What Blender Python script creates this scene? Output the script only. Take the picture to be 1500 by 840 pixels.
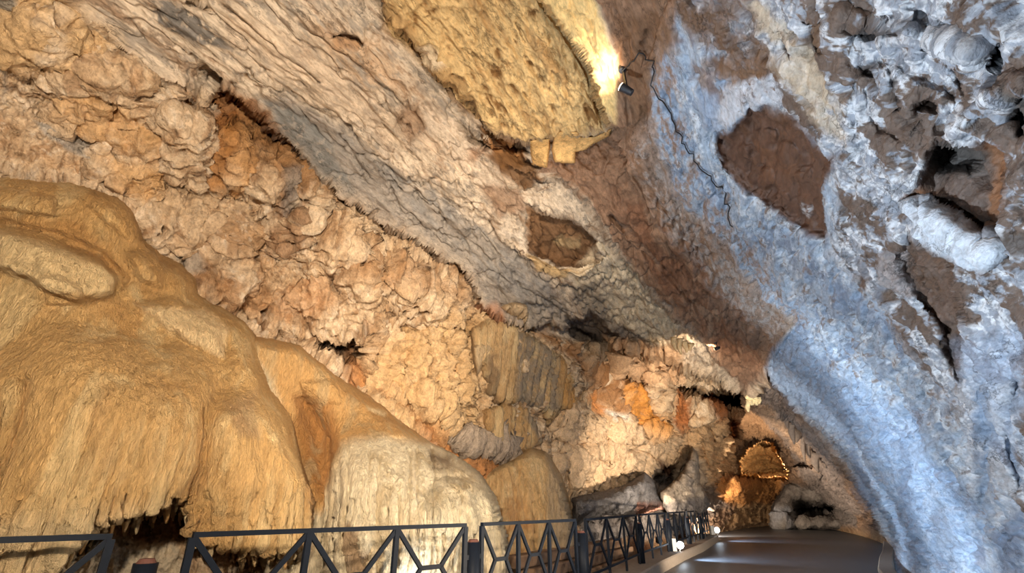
import bpy, bmesh, math, random
import numpy as np
from mathutils import Vector, Matrix

# ------------------------------------------------------------------ scene, camera, light
for o in list(bpy.data.objects):
    bpy.data.objects.remove(o)
scene = bpy.context.scene
COL = scene.collection
random.seed(4)
RNG = np.random.RandomState(7)

FPX, CX, CY = 720.0, 750.0, 420.0
PITCH = math.radians(24.0)
HEAD = math.radians(29.0)                 # passage axis, right of the camera heading
CAMZ = 1.5
cp, sp_ = math.cos(PITCH), math.sin(PITCH)
ch, sh = math.cos(HEAD), math.sin(HEAD)

cam_d = bpy.data.cameras.new('camera')
cam_d.sensor_width = 36.0
cam_d.lens = 36.0 * FPX / 1500.0
cam_d.clip_start = 0.05
cam = bpy.data.objects.new('camera', cam_d)
COL.objects.link(cam)
cam.location = (0, 0, CAMZ)
cam.rotation_euler = (math.radians(90) + PITCH, 0, 0)
scene.camera = cam

scene.view_settings.view_transform = 'Standard'
scene.view_settings.look = 'None'
scene.view_settings.exposure = 0.0
scene.view_settings.gamma = 1.0
scene.view_settings.use_curve_mapping = False

w = bpy.data.worlds.new('cave_dark')
w.use_nodes = True
w.node_tree.nodes['Background'].inputs[0].default_value = (0.02, 0.018, 0.016, 1)
w.node_tree.nodes['Background'].inputs[1].default_value = 0.2
scene.world = w


def T(s, y, z):
    """passage frame (right of axis, along axis, up) -> world"""
    return Vector((s * ch + y * sh, -s * sh + y * ch, z))


def spot(name, pos, target, watts, color, angle=120, size=0.12, blend=0.8):
    d = bpy.data.lights.new(name, 'SPOT')
    d.energy = watts
    d.color = color
    d.spot_size = math.radians(angle)
    d.spot_blend = blend
    d.shadow_soft_size = size
    o = bpy.data.objects.new(name, d)
    COL.objects.link(o)
    o.location = pos
    o.rotation_euler = (Vector(target) - Vector(pos)).to_track_quat('-Z', 'Y').to_euler()
    return o


WARM = (1.0, 0.84, 0.64)
WARM2 = (1.0, 0.70, 0.40)
COOL = (0.70, 0.86, 1.0)
NEUT = (1.0, 0.92, 0.82)
# every spot has its floodlight body, built further down from this table: name, position, target, W, colour, angle
LAMPS = [
    ('warm', T(0.9, -1.6, 2.4), T(-7.6, 3.0, 2.6), 2800, WARM, 110, .10, 'warm floodlight bracketed on the right wall, aimed across at the flowstone mound'),
    ('warm', T(0.7, 8.0, 0.30), T(-7.6, 5.0, 5.4), 1900, WARM, 85, .28, 'warm floodlight at the right road edge, aimed back at the cream left wall'),
    ('warm', T(0.8, -0.7, 3.0), T(-6.4, 10.5, 3.6), 4000, WARM, 60, .06, 'added warm floodlight, out of view on the right wall, brightening the flowstone curtain'),  # added lamp, unseen, put here to brighten the curtain
    ('warm', T(0.7, 10.0, 0.30), T(-4.8, 23.0, 3.4), 8500, WARM, 64, .2, 'added warm floodlight, out of view at the right road edge, brightening the cream overhang'),  # extra unseen lamp, lifts the overhang and the wall beyond it
    ('warm', T(-5.0, 29.0, 0.4), T(-3.0, 38.0, 4.0), 4200, WARM, 130, .08, 'added warm floodlight past the far end of the fence, brightening the back of the cave'),  # added because the far end came out too dark
    ('warm', T(-4.75, 19.0, 0.45), T(-4.4, 28.5, 4.2), 800, WARM, 100, .08, 'added warm floodlight behind the fence, brightening the far cream pillar'),  # one more added lamp, only to lighten the pillar
    ('cool', T(-3.9, -1.5, 0.42), T(1.6, 2.6, 4.0), 640, COOL, 120, .06, 'cool floodlight on the kerb nearest the camera, aimed at the right wall'),
    ('cool', T(-3.55, 3.2, 0.42), T(1.4, 6.5, 3.6), 1600, COOL, 120, .06, 'cool floodlight on the kerb below the frame, second along the road'),
    ('cool', T(-3.0, 8.6, 0.42), T(1.6, 13.0, 2.0), 1700, COOL, 110, .06, 'cool floodlight on the kerb below the frame, third along the road'),
    ('cool', T(-4.5, 5.75, 0.35), T(-5.8, 6.6, 1.0), 40, COOL, 140, .05, 'cool floodlight on the ground behind the fence, aimed at the cream flowstone lobe'),
    ('fill', T(0.9, -3.4, 2.4), T(-5.0, 4.5, 7.0), 1350, NEUT, 85, .06, 'neutral floodlight added unseen on the right wall behind the camera to light the ceiling'),  # unseen fill lamp, added for the ceiling
]
for (nm, p, t, e, c, a, sz, lb) in LAMPS:
    spot('flood_' + nm, p, t, e, c, a, sz)

# ------------------------------------------------------------------ numpy noise
_perm = np.random.RandomState(11).permutation(256).astype(np.int32)
_perm = np.concatenate([_perm, _perm, _perm])
_g = np.random.RandomState(3).normal(size=(256, 3)).astype(np.float32)
_g /= np.linalg.norm(_g, axis=1)[:, None]


def perlin(P):
    P = P.astype(np.float32)
    i = np.floor(P).astype(np.int32)
    f = P - i
    i &= 255
    u = f * f * f * (f * (f * 6 - 15) + 10)
    x0, y0, z0 = i[..., 0], i[..., 1], i[..., 2]
    out = None
    vals = []
    for dx in (0, 1):
        a = _perm[x0 + dx]
        for dy in (0, 1):
            b = _perm[a + y0 + dy]
            for dz in (0, 1):
                h = _perm[b + z0 + dz]
                g = _g[h]
                vals.append(g[..., 0] * (f[..., 0] - dx) + g[..., 1] * (f[..., 1] - dy) + g[..., 2] * (f[..., 2] - dz))
    ux, uy, uz = u[..., 0], u[..., 1], u[..., 2]
    l = lambda a, b, t: a + (b - a) * t
    v00 = l(vals[0], vals[1], uz); v01 = l(vals[2], vals[3], uz)
    v10 = l(vals[4], vals[5], uz); v11 = l(vals[6], vals[7], uz)
    return l(l(v00, v01, uy), l(v10, v11, uy), ux) * 1.6


def fbm(P, octs=4, gain=0.5, lac=2.03, ridged=False, billow=False):
    a, s, o = 1.0, 0.0, 0.0
    Q = P
    for k in range(octs):
        n = perlin(Q)
        if ridged:
            n = 1.0 - 2.0 * np.abs(n)
        if billow:
            n = 2.0 * np.abs(n) - 0.5
        o = o + a * n
        s += a
        a *= gain
        Q = Q * lac + 17.3
    return o / s


def worley(P):
    P = P.astype(np.float32)
    i = np.floor(P).astype(np.int32)
    f = P - i
    best = np.full(P.shape[:-1], 9.0, np.float32)
    sec = np.full(P.shape[:-1], 9.0, np.float32)
    for dx in (-1, 0, 1):
        for dy in (-1, 0, 1):
            for dz in (-1, 0, 1):
                h = _perm[_perm[_perm[(i[..., 0] + dx) & 255] + ((i[..., 1] + dy) & 255)] + ((i[..., 2] + dz) & 255)]
                q = _g[h] * 0.45 + 0.5 + np.array([dx, dy, dz], np.float32)
                d = np.sum((q - f) ** 2, axis=-1)
                sec = np.minimum(sec, np.maximum(d, best))
                best = np.minimum(best, d)
    return np.sqrt(best), np.sqrt(sec)


def sstep(a, b, x):
    t = np.clip((x - a) / (b - a + 1e-9), 0, 1)
    return t * t * (3 - 2 * t)


def lin(c):
    c = np.array(c, np.float64) / 255.0
    return np.where(c <= 0.04045, c / 12.92, ((c + 0.055) / 1.055) ** 2.4)


def blur(A, n):
    for _ in range(n):
        B = A.copy()
        B[1:-1] = (A[:-2] + 2 * A[1:-1] + A[2:]) / 4
        A = B.copy()
        A[:, 1:-1] = (B[:, :-2] + 2 * B[:, 1:-1] + B[:, 2:]) / 4
    return A


# ------------------------------------------------------------------ pixel <-> direction
def dirs(px, py):
    u = (np.asarray(px, float) - CX) / FPX
    v = (CY - np.asarray(py, float)) / FPX
    return np.stack([u + 0 * v, cp - v * sp_ + 0 * u, sp_ + v * cp + 0 * u], -1)


def at_t(px, py, t):
    return Vector(dirs(px, py) * t) + Vector((0, 0, CAMZ))


def at_z(px, py, z):
    d = dirs(px, py)
    return at_t(px, py, (z - CAMZ) / d[2])


# ------------------------------------------------------------------ the passage: cross sections
SEC_N = [(1.75, -1.62), (1.7, -.5), (1.5, 1.0), (1.1, 2.4), (.5, 3.8), (-.2, 4.8), (-1.0, 5.5), (-2.2, 5.7), (-4.0, 5.7),
         (-6.2, 5.4), (-7.6, 4.6), (-8.4, 3.0), (-8.8, 0), (-9.0, -1.62)]
SEC_M = [(1.75, -1.62), (1.7, -.5), (1.4, 1.0), (.95, 2.4), (.45, 3.4), (-.15, 4.3), (-1.0, 4.8), (-2.2, 5.0), (-4.0, 5.2),
         (-5.4, 4.6), (-6.4, 3.6), (-6.8, 2.2), (-7.0, 0), (-7.0, -1.62)]
SEC_F = [(2.9, -1.62), (2.7, -.5), (2.2, 1.0), (1.6, 2.2), (.9, 3.2), (.1, 3.8), (-.8, 4.1), (-1.8, 4.1), (-2.8, 3.9),
         (-3.9, 3.4), (-4.6, 2.5), (-4.9, 1.4), (-5.0, 0), (-5.0, -1.62)]
TH = np.linspace(-math.pi / 2, 1.5 * math.pi, 721)


def sec_table(pts):
    seg = []
    pts = [(3.0 * (pts[0][0] / 3.0), -1.62)] + pts[1:]
    P = np.array(pts)
    dense = []
    for a, b in zip(P[:-1], P[1:]):
        for k in range(24):
            dense.append(a + (b - a) * k / 24)
    dense.append(P[-1])
    fl = P[-1] + (P[0] - P[-1]) * np.linspace(0, 1, 60)[1:-1, None]
    dense = np.array(dense + list(fl))
    th = np.arctan2(dense[:, 1], dense[:, 0])
    th = np.where(th < -math.pi / 2, th + 2 * math.pi, th)
    o = np.argsort(th)
    R = np.hypot(dense[:, 0], dense[:, 1])
    return np.interp(TH, th[o], R[o], period=2 * math.pi)


TN, TM, TF = sec_table(SEC_N), sec_table(SEC_M), sec_table(SEC_F)


def passR(th, y):
    th = np.where(th < -math.pi / 2, th + 2 * math.pi, th)
    a = np.interp(th, TH, TN); b = np.interp(th, TH, TM); c = np.interp(th, TH, TF)
    w1 = sstep(3, 10, y); w2 = sstep(13, 30, y)
    R = a + (b - a) * w1
    R = R + (c - R) * w2
    e = np.clip((y - 34) / 14.0, 0, 0.9999)
    R = R * np.sqrt(1 - e * e)
    e2 = np.clip((-y - 4) / 7.0, 0, 0.9999)
    return R * np.sqrt(1 - e2 * e2)


def base_t(D):
    s = D[..., 0] * ch - D[..., 1] * sh
    y = D[..., 0] * sh + D[..., 1] * ch
    z = D[..., 2]
    th = np.arctan2(z, s)
    rr = np.hypot(s, z) + 1e-9
    lo = np.full(s.shape, 0.3); hi = np.full(s.shape, 90.0)
    for _ in range(34):
        m = 0.5 * (lo + hi)
        g = m * rr - passR(th, m * y)
        lo = np.where(g < 0, m, lo); hi = np.where(g < 0, hi, m)
    return 0.5 * (lo + hi)


STEP = 1.7
X0, X1, Y0, Y1 = -200, 1700, -200, 1000
gx = np.arange(X0, X1 + .1, STEP); gy = np.arange(Y0, Y1 + .1, STEP)
PX, PY = np.meshgrid(gx, gy)
GH, GW = PX.shape
DIR = dirs(PX, PY)
cgx = np.arange(X0, X1 + .1, 10.0); cgy = np.arange(Y0, Y1 + .1, 10.0)
cX, cY = np.meshgrid(cgx, cgy)
ct = blur(np.log(base_t(dirs(cX, cY))), 2)


def upsample(c):
    a = np.stack([np.interp(gx, cgx, r) for r in c])
    return np.stack([np.interp(gy, cgy, a[:, k]) for k in range(a.shape[1])], 1)


BT = np.exp(upsample(ct))

# image-plane warp fields give the drawn outlines a ragged edge
Q = np.stack([PX / 60.0, PY / 60.0, 0 * PX + .5], -1)
W1 = fbm(Q, 5, 0.62); W2 = fbm(Q + 31.7, 5, 0.62)
V1 = blur(W1, 8); V2 = blur(W2, 8)


def near_slice(pts, m):
    p = np.array(pts, float)
    i0 = max(0, int((p[:, 1].min() - m - Y0) / STEP)); i1 = min(GH, int((p[:, 1].max() + m - Y0) / STEP) + 2)
    j0 = max(0, int((p[:, 0].min() - m - X0) / STEP)); j1 = min(GW, int((p[:, 0].max() + m - X0) / STEP) + 2)
    return (slice(i0, i1), slice(j0, j1))


def seg_dist(x, y, pts, closed):
    p = np.array(pts, float)
    n = len(p)
    best = np.full(x.shape, 1e9)
    for k in range(n if closed else n - 1):
        a = p[k]; b = p[(k + 1) % n]
        d = b - a
        L = d @ d + 1e-9
        t = np.clip(((x - a[0]) * d[0] + (y - a[1]) * d[1]) / L, 0, 1)
        best = np.minimum(best, (x - a[0] - t * d[0]) ** 2 + (y - a[1] - t * d[1]) ** 2)
    return np.sqrt(best)


def sdf(pts, m=40, warp=8):
    """signed distance in px, positive inside, on a slice of the grid"""
    sl = near_slice(pts, m + warp)
    x = PX[sl] + warp * W1[sl]; y = PY[sl] + warp * W2[sl]
    d = seg_dist(x, y, pts, True)
    p = np.array(pts, float)
    ins = np.zeros(x.shape, bool)
    for k in range(len(p)):
        a = p[k]; b = p[(k + 1) % len(p)]
        c = ((a[1] > y) != (b[1] > y))
        if a[1] != b[1]:
            ins ^= c & (x < (b[0] - a[0]) * (y - a[1]) / (b[1] - a[1]) + a[0])
    return sl, np.where(ins, d, -d)


def ldist(pts, m=40, warp=8):
    sl = near_slice(pts, m + warp)
    return sl, seg_dist(PX[sl] + warp * W1[sl], PY[sl] + warp * W2[sl], pts, False)


def tps(ctrl):
    """thin-plate fit of log distance over control pixels -> function(px, py)"""
    c = np.array(ctrl, float)
    n = len(c)
    x = c[:, :2] / 100.0
    r = np.hypot(x[:, None, 0] - x[None, :, 0], x[:, None, 1] - x[None, :, 1])
    K = r * r * np.log(r + 1e-9) + 1e-3 * np.eye(n)
    A = np.zeros((n + 3, n + 3))
    A[:n, :n] = K; A[:n, n] = 1; A[:n, n + 1:] = x; A[n, :n] = 1; A[n + 1:, :n] = x.T
    sol = np.linalg.solve(A, np.concatenate([np.log(c[:, 2]), np.zeros(3)]))

    def f(px, py):
        px = px / 100.0; py = py / 100.0
        o = sol[n] + sol[n + 1] * px + sol[n + 2] * py
        for k in range(n):
            q = np.hypot(px - x[k, 0], py - x[k, 1])
            o = o + sol[k] * q * q * np.log(q + 1e-9)
        return np.exp(o)
    return f


# ------------------------------------------------------------------ shell: large steps (layers at their own distance)
TT = BT.copy()

# the wall at the far end, seen past the edge of the leaning slab
FAR = [(1052, 588), (1085, 572), (1100, 578), (1124, 546), (1165, 592), (1205, 638), (1245, 685), (1272, 730), (1292, 768),
       (1302, 800), (1302, 860), (960, 860), (985, 770), (1010, 752), (1050, 735), (1072, 700), (1062, 640)]
far_f = tps([(1100, 585, 25), (1150, 618, 26), (1200, 680, 27), (1260, 740, 26), (1285, 765, 24), (1120, 660, 37), (1085, 640, 33),
             (1160, 700, 37), (1080, 720, 33), (1100, 760, 36), (1200, 775, 36), (1000, 772, 25), (1292, 800, 21), (1060, 590, 30),
             (980, 850, 20), (1300, 860, 18)])
sl, d = sdf(FAR, 20, 3)
m = sstep(-1, 3, d)
TT[sl] = TT[sl] * (1 - m) + far_f(PX[sl], PY[sl]) * m

OFF = np.zeros_like(TT)                   # metres along the sight line, + = recessed


def push(pts, depth, bevel=8, warp=8, round_=False):
    sl, d = sdf(pts, 30, warp)
    k = np.clip((d + bevel * .3) / bevel, 0, 1)
    k = np.sqrt(1 - (1 - k) ** 2) if round_ else k * k * (3 - 2 * k)
    OFF[sl] += depth * k


def dome(pts, height, width, warp=6):
    """swelling: rises towards the viewer with a round profile over width px from its outline"""
    sl, d = sdf(pts, 10, warp)
    k = np.clip(d / width, 0, 1)
    OFF[sl] -= height * np.sqrt(1 - (1 - k) ** 2)


def groove(pts, depth, width=3, warp=6):
    sl, d = ldist(pts, width * 4 + 6, warp)
    OFF[sl] += depth * np.exp(-(d / width) ** 2)


def ramp(pts, depth, side_px, warp=8):
    """ledge: full depth just on one side of a line (left of travel), fading over side_px; models an overhang lip"""
    p = np.array(pts, float)
    sl = near_slice(pts, side_px + 10)
    x = PX[sl] + warp * 1.3 * V1[sl]; y = PY[sl] + warp * 1.3 * V2[sl]
    best = np.full(x.shape, 1e9); sgn = np.zeros(x.shape)
    for a, b in zip(p[:-1], p[1:]):
        dd = b - a
        t = np.clip(((x - a[0]) * dd[0] + (y - a[1]) * dd[1]) / (dd @ dd), 0, 1)
        q = np.hypot(x - a[0] - t * dd[0], y - a[1] - t * dd[1])
        cr = dd[0] * (y - a[1]) - dd[1] * (x - a[0])
        u = q < best
        sgn = np.where(u, cr, sgn); best = np.where(u, q, best)
    k = np.where(sgn > 0, np.clip(1 - best / side_px, 0, 1) * sstep(0, 7, best), 0)
    OFF[sl] += depth * k


# slab edge over the left wall: wall drops back below the slab's lower lip (travel right -> "left" is below, y down)
SLAB_EDGE = [(90, -40), (120, 10), (170, 55), (230, 108), (300, 128), (332, 118), (372, 148), (420, 190), (480, 240), (520, 288), (590, 330), (650, 368),
             (690, 402), (706, 440), (765, 470), (840, 478), (900, 505), (960, 515), (1040, 540), (1085, 575)]
ramp(SLAB_EDGE[5:], 0.75, 70)
ramp(SLAB_EDGE[:6], 0.25, 60)
# recess of dark ochre rock under the slab
push([(232, 150), (262, 132), (300, 142), (332, 122), (374, 150), (420, 192), (446, 222), (400, 214), (350, 200), (300, 172), (250, 172)], .35, 10)
push([(225, 160), (250, 160), (246, 176), (228, 176)], .4, 6)
dome([(235, 175), (262, 162), (300, 172), (316, 200), (312, 240), (290, 268), (255, 260), (240, 225)], .3, 26)
dome([(330, 195), (348, 190), (352, 230), (346, 268), (318, 276), (306, 262), (322, 240)], .22, 14)
groove([(293, 240), (296, 262)], .3, 5); groove([(250, 245), (252, 280)], .2, 3)
# hummocks of the left wall
for (x, y, rx, ry, h) in [(170, 110, 50, 30, .22), (120, 160, 45, 30, .2), (60, 60, 60, 40, .25), (190, 230, 50, 40, .22), (90, 120, 30, 22, .15),
                          (420, 300, 50, 60, .3), (350, 330, 40, 40, .2), (480, 350, 60, 50, .3), (560, 400, 60, 50, .3), (640, 430, 50, 50, .35),
                          (500, 440, 70, 50, .25), (320, 400, 50, 50, .2), (640, 540, 50, 70, .3), (560, 520, 60, 50, .2), (380, 250, 50, 40, .25),
                          (460, 270, 30, 40, .2), (250, 330, 50, 40, .18), (590, 610, 70, 40, .3), (880, 620, 60, 50, .5), (870, 680, 60, 30, .5),
                          (930, 650, 50, 40, .5), (1030, 650, 30, 60, .6), (820, 600, 20, 60, .3)]:
    a = np.linspace(0, 2 * math.pi, 14)[:-1]
    dome([(x + rx * math.cos(q), y + ry * math.sin(q)) for q in a], h, min(rx, ry) * .9, 14)
# crevice and ledges in the left wall
push([(424, 487), (480, 484), (540, 488), (538, 530), (515, 548), (470, 526), (440, 506)], 1.1, 6, 10)
for yy in (500, 512, 524, 536):
    groove([(435 + (yy - 500), yy - 6), (480, yy), (540, yy + 2)], -.22, 3, 6)
groove([(265, 125), (320, 165)], .2, 3); groove([(560, 430), (555, 520), (540, 560)], .15, 5)
groove([(480, 395), (560, 372), (610, 385), (690, 440)], .22, 5)
groove([(545, 330), (600, 350), (650, 385)], .25, 5)
push([(520, 566), (560, 570), (640, 620), (690, 655), (740, 660), (742, 672), (700, 675), (640, 655), (580, 615)], .4, 10)
push([(686, 656), (715, 654), (742, 658), (738, 670), (700, 666)], .9, 6)
dome([(655, 628), (690, 636), (735, 645), (742, 658), (715, 654), (680, 650)], .3, 8)
# between the curtain and the slab
push([(832, 470), (870, 462), (905, 495), (900, 520), (858, 514), (838, 505)], .9, 12)
push([(860, 520), (890, 522), (925, 565), (905, 560), (870, 540)], 1.8, 8)
push([(905, 545), (925, 540), (940, 580), (925, 580)], 1.6, 5)
push([(980, 550), (1020, 556), (1060, 590), (1055, 600), (1000, 580), (975, 575)], 2.4, 10)
push([(1030, 572), (1056, 562), (1086, 576), (1092, 602), (1064, 598), (1038, 590)], 10.0, 5, 4)
for x in (898, 912, 925, 948, 958, 968):
    groove([(x, 500), (x + 4, 545)], .25, 3, 3)
dome([(948, 545), (968, 545), (972, 590), (960, 620), (952, 585)], .7, 9)
dome([(918, 500), (932, 498), (930, 560), (920, 556)], .5, 6)
dome([(942, 498), (968, 498), (968, 548), (948, 548)], .5, 8)
dome([(892, 495), (905, 495), (912, 550), (898, 552)], .4, 5)
# ochre slope
dome([(905, 565), (935, 575), (965, 610), (975, 635), (940, 640), (920, 610)], .4, 16)
# overhang above the grey boulder
ramp([(840, 728), (900, 716), (945, 692), (960, 676), (990, 690), (1003, 724)], 1.6, 60)
push([(945, 690), (965, 674), (988, 676), (992, 700), (978, 718), (960, 722)], 1.0, 8)
groove([(940, 660), (975, 690), (990, 700)], .4, 3)
# grey slab ceiling: a long step, hollow block, ledges
ramp([(560, 0), (640, 95), (700, 155), (740, 205), (770, 225)], .5, 60)
push([(668, 178), (690, 186), (722, 214), (738, 224), (710, 218), (685, 205)], .5, 7)
push([(705, 180), (730, 190), (768, 212), (775, 222), (742, 222), (722, 205)], .7, 8)
BLOCK = [(773, 300), (800, 312), (838, 318), (860, 336), (875, 350), (872, 382), (846, 392), (806, 378), (776, 368)]
push(BLOCK, .55, 12, 4)
push([(774, 302), (794, 312), (800, 345), (790, 368), (776, 368)], -.28, 6, 4)
ramp([(775, 372), (806, 384), (846, 398), (874, 384)], -.25, 30, 3)
ramp([(770, 250), (830, 268), (875, 318), (905, 372), (960, 430), (1030, 502), (1090, 566)], .45, 70)
push([(575, 165), (615, 148), (622, 188), (600, 210), (582, 200)], .18, 18, 14)
groove([(640, 75), (665, 105)], .35, 3); groove([(690, 185), (660, 130), (610, 60)], .15, 4)
groove([(490, 50), (520, 55), (530, 65)], .25, 4)
groove([(340, 80), (380, 115), (440, 150), (520, 200)], .1, 4)
# golden slab steps down to the shelf; trough with the lamp
ramp([(795, -40), (800, -10), (838, 42), (872, 102), (897, 180)], .75, 230, 5)
ramp([(775, 205), (808, 198), (850, 196), (897, 186)], .7, 70, 4)
ramp([(1000, -30), (960, 60), (948, 100), (960, 170), (985, 290), (1060, 362), (1110, 425), (1162, 478)], .18, 60, 6)
# right wall: dark hollows
HOLLOW = [(1050, 206), (1085, 180), (1118, 152), (1140, 162), (1165, 165), (1182, 196), (1206, 226), (1226, 226), (1222, 246), (1202, 272), (1206, 300),
          (1213, 352), (1160, 326), (1110, 291), (1075, 266), (1060, 246)]
push(HOLLOW, .5, 26, 12)
for (x, y, r) in [(1085, 225, 18), (1120, 200, 20), (1150, 225, 24), (1175, 255, 18), (1180, 300, 22), (1120, 260, 20), (1145, 290, 16)]:
    dome([(x + r * math.cos(q), y + r * .8 * math.sin(q)) for q in np.linspace(0, 6.28, 10)[:-1]], .13, r * .8, 10)
HOLE = [(1424, 102), (1437, 76), (1458, 52), (1492, 50), (1482, 76), (1446, 106)]
push(HOLE, 1.0, 8, 4)
NICHE = [(1356, 250), (1362, 225), (1376, 205), (1420, 214), (1450, 205), (1470, 215), (1478, 250), (1478, 330), (1440, 350), (1400, 330), (1376, 306), (1322, 292), (1342, 270)]
push(NICHE, .42, 22, 6)
push([(1362, 235), (1375, 208), (1420, 215), (1440, 235), (1425, 255), (1375, 256)], .35, 10, 6)
FIN = [(1330, 340), (1362, 356), (1404, 386), (1402, 420), (1420, 470), (1416, 505), (1410, 556), (1390, 530), (1376, 480), (1346, 440), (1320, 400), (1310, 372)]
push(FIN, .35, 14, 10)
dome([(1320, 295), (1345, 288), (1400, 320), (1440, 352), (1470, 360), (1450, 392), (1405, 386), (1350, 345)], .22, 24, 3)
push([(1480, 140), (1500, 135), (1530, 160), (1530, 210), (1490, 200), (1470, 180)], .3, 14, 8)
for pl, dp in [([(1180, 20), (1222, 18), (1222, 76), (1200, 86), (1186, 60)], .16), ([(1135, 40), (1150, 38), (1168, 84), (1150, 80)], .12),
               ([(1240, 50), (1270, 30), (1325, 40), (1322, 52), (1262, 60)], .2), ([(1340, 160), (1370, 140), (1375, 165)], .2),
               ([(1300, 100), (1322, 110), (1330, 160), (1318, 165), (1302, 125)], .18), ([(1350, 65), (1374, 70), (1360, 82)], .16),
               ([(1260, 92), (1282, 92), (1278, 112), (1256, 112)], .15), ([(1265, 400), (1284, 404), (1280, 426), (1268, 416)], .1),
               ([(1297, 424), (1315, 420), (1322, 442), (1304, 442)], .12), ([(1375, 505), (1396, 510), (1406, 546), (1390, 542)], .12)]:
    push(pl, dp, 8, 6)
# right wall: ridge that catches the light, lower facet, undulation
groove([(1085, 355), (1130, 400), (1200, 446), (1260, 520), (1320, 600), (1400, 690), (1450, 760)], -.10, 18, 6)
FACET = [(1122, 542), (1130, 516), (1165, 480), (1190, 505), (1230, 560), (1262, 615), (1250, 650), (1165, 592)]
push(FACET, .22, 10, 3)
for pl, dp, wd in [([(1082, -30), (1130, 60), (1190, 150), (1240, 215)], -.16, 16), ([(1225, -10), (1238, 100), (1246, 200)], -.14, 12), ([(1235, 18), (1330, 45), (1425, 70)], -.14, 10),
                   ([(1240, 215), (1300, 250), (1350, 270)], -.12, 14), ([(1500, 120), (1430, 160), (1400, 200)], -.14, 14), ([(1210, 240), (1225, 330), (1300, 420)], -.1, 16),
                   ([(1330, 20), (1345, 110), (1330, 190)], -.1, 10), ([(1010, 40), (1060, 120), (1110, 150)], -.1, 10), ([(1400, 400), (1440, 520), (1470, 680), (1500, 800)], -.1, 18),
                   ([(1290, 90), (1330, 100), (1400, 140)], .14, 8), ([(1270, 130), (1290, 190), (1320, 200)], .12, 8), ([(1400, 100), (1420, 140), (1380, 190)], .14, 9),
                   ([(1330, 560), (1420, 660), (1480, 800)], .06, 10), ([(1080, 60), (1050, 100), (1010, 110)], .12, 9), ([(940, 60), (955, 110), (950, 180)], .12, 8)]:
    groove(pl, dp, wd, 12)
CR = [([(128, 85), (133, 102), (128, 118)], .3, 3), ([(70, 45), (64, 62), (72, 80)], .25, 3), ([(95, 70), (112, 74)], .2, 2.5), ([(215, 125), (222, 150), (216, 165)], .3, 3), ([(183, 130), (190, 150)], .25, 2.5),
      ([(150, 150), (158, 165), (150, 182)], .25, 3), ([(230, 195), (238, 214)], .25, 3), ([(160, 205), (170, 228)], .22, 3), ([(95, 160), (110, 172), (125, 170)], .2, 2.5), ([(270, 355), (290, 368), (296, 360)], .3, 3),
      ([(310, 322), (325, 330), (332, 345)], .25, 2.5), ([(370, 300), (385, 330), (380, 350)], .25, 3), ([(400, 340), (395, 372)], .25, 3), ([(440, 290), (452, 310), (448, 335)], .3, 4), ([(420, 320), (415, 345)], .25, 3),
      ([(365, 200), (372, 222), (366, 250)], .2, 3), ([(470, 290), (476, 320)], .2, 3), ([(505, 330), (515, 350)], .2, 3), ([(540, 395), (548, 430)], .2, 3), ([(525, 470), (560, 462), (600, 470)], .2, 3), ([(580, 420), (600, 400), (640, 405)], .22, 4),
      ([(600, 470), (598, 520), (590, 560)], .22, 4), ([(640, 470), (655, 520), (660, 560)], .2, 3), ([(570, 480), (574, 540)], .2, 3), ([(620, 590), (640, 600), (645, 625)], .25, 4), ([(575, 590), (600, 600)], .2, 3), ([(670, 500), (676, 560), (690, 600)], .2, 4),
      ([(300, 430), (340, 455), (420, 495)], .25, 4), ([(200, 320), (215, 350), (212, 375)], .2, 4), ([(-10, 250), (60, 262), (130, 266), (180, 285)], .3, 4), ([(815, 620), (830, 660), (828, 690)], .3, 3), ([(860, 640), (864, 660)], .3, 3), ([(885, 650), (890, 675)], .25, 3),
      ([(915, 640), (920, 665)], .3, 3), ([(1035, 620), (1040, 650)], .5, 3), ([(1020, 640), (1028, 680)], .5, 3), ([(850, 540), (900, 580), (930, 620)], .4, 5), ([(330, 10), (400, 60), (470, 120)], .12, 3), ([(280, 5), (300, 15)], .3, 4), ([(540, 130), (600, 190), (690, 260)], .12, 4),
      ([(600, 260), (700, 320), (770, 395)], .1, 4), ([(440, 30), (520, 90), (600, 160)], .1, 3), ([(900, 320), (980, 400), (1050, 480)], .15, 4), ([(930, 260), (1000, 340), (1090, 440)], .12, 4), ([(985, 290), (1020, 320), (1010, 340)], .2, 5), ([(1085, 470), (1100, 490)], .2, 4),
      ([(1225, 545), (1240, 560)], .12, 3), ([(1255, 475), (1262, 490)], .12, 2.5), ([(1300, 560), (1330, 600)], .1, 3), ([(1310, 640), (1330, 720), (1350, 830)], .12, 6), ([(1440, 560), (1458, 650), (1440, 760)], .14, 7), ([(1365, 690), (1380, 760), (1400, 840)], .12, 5),
      ([(1490, 560), (1480, 640), (1500, 720)], .14, 6), ([(1225, 620), (1260, 690), (1290, 760)], .1, 5), ([(1400, 600), (1425, 660)], .1, 4), ([(1470, 790), (1500, 780)], .15, 5), ([(1180, 560), (1210, 600), (1250, 660)], .08, 4), ([(1340, 820), (1330, 770)], .1, 4)]
for pl, dp, wd in CR:
    groove(pl, dp, wd, 9)
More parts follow.
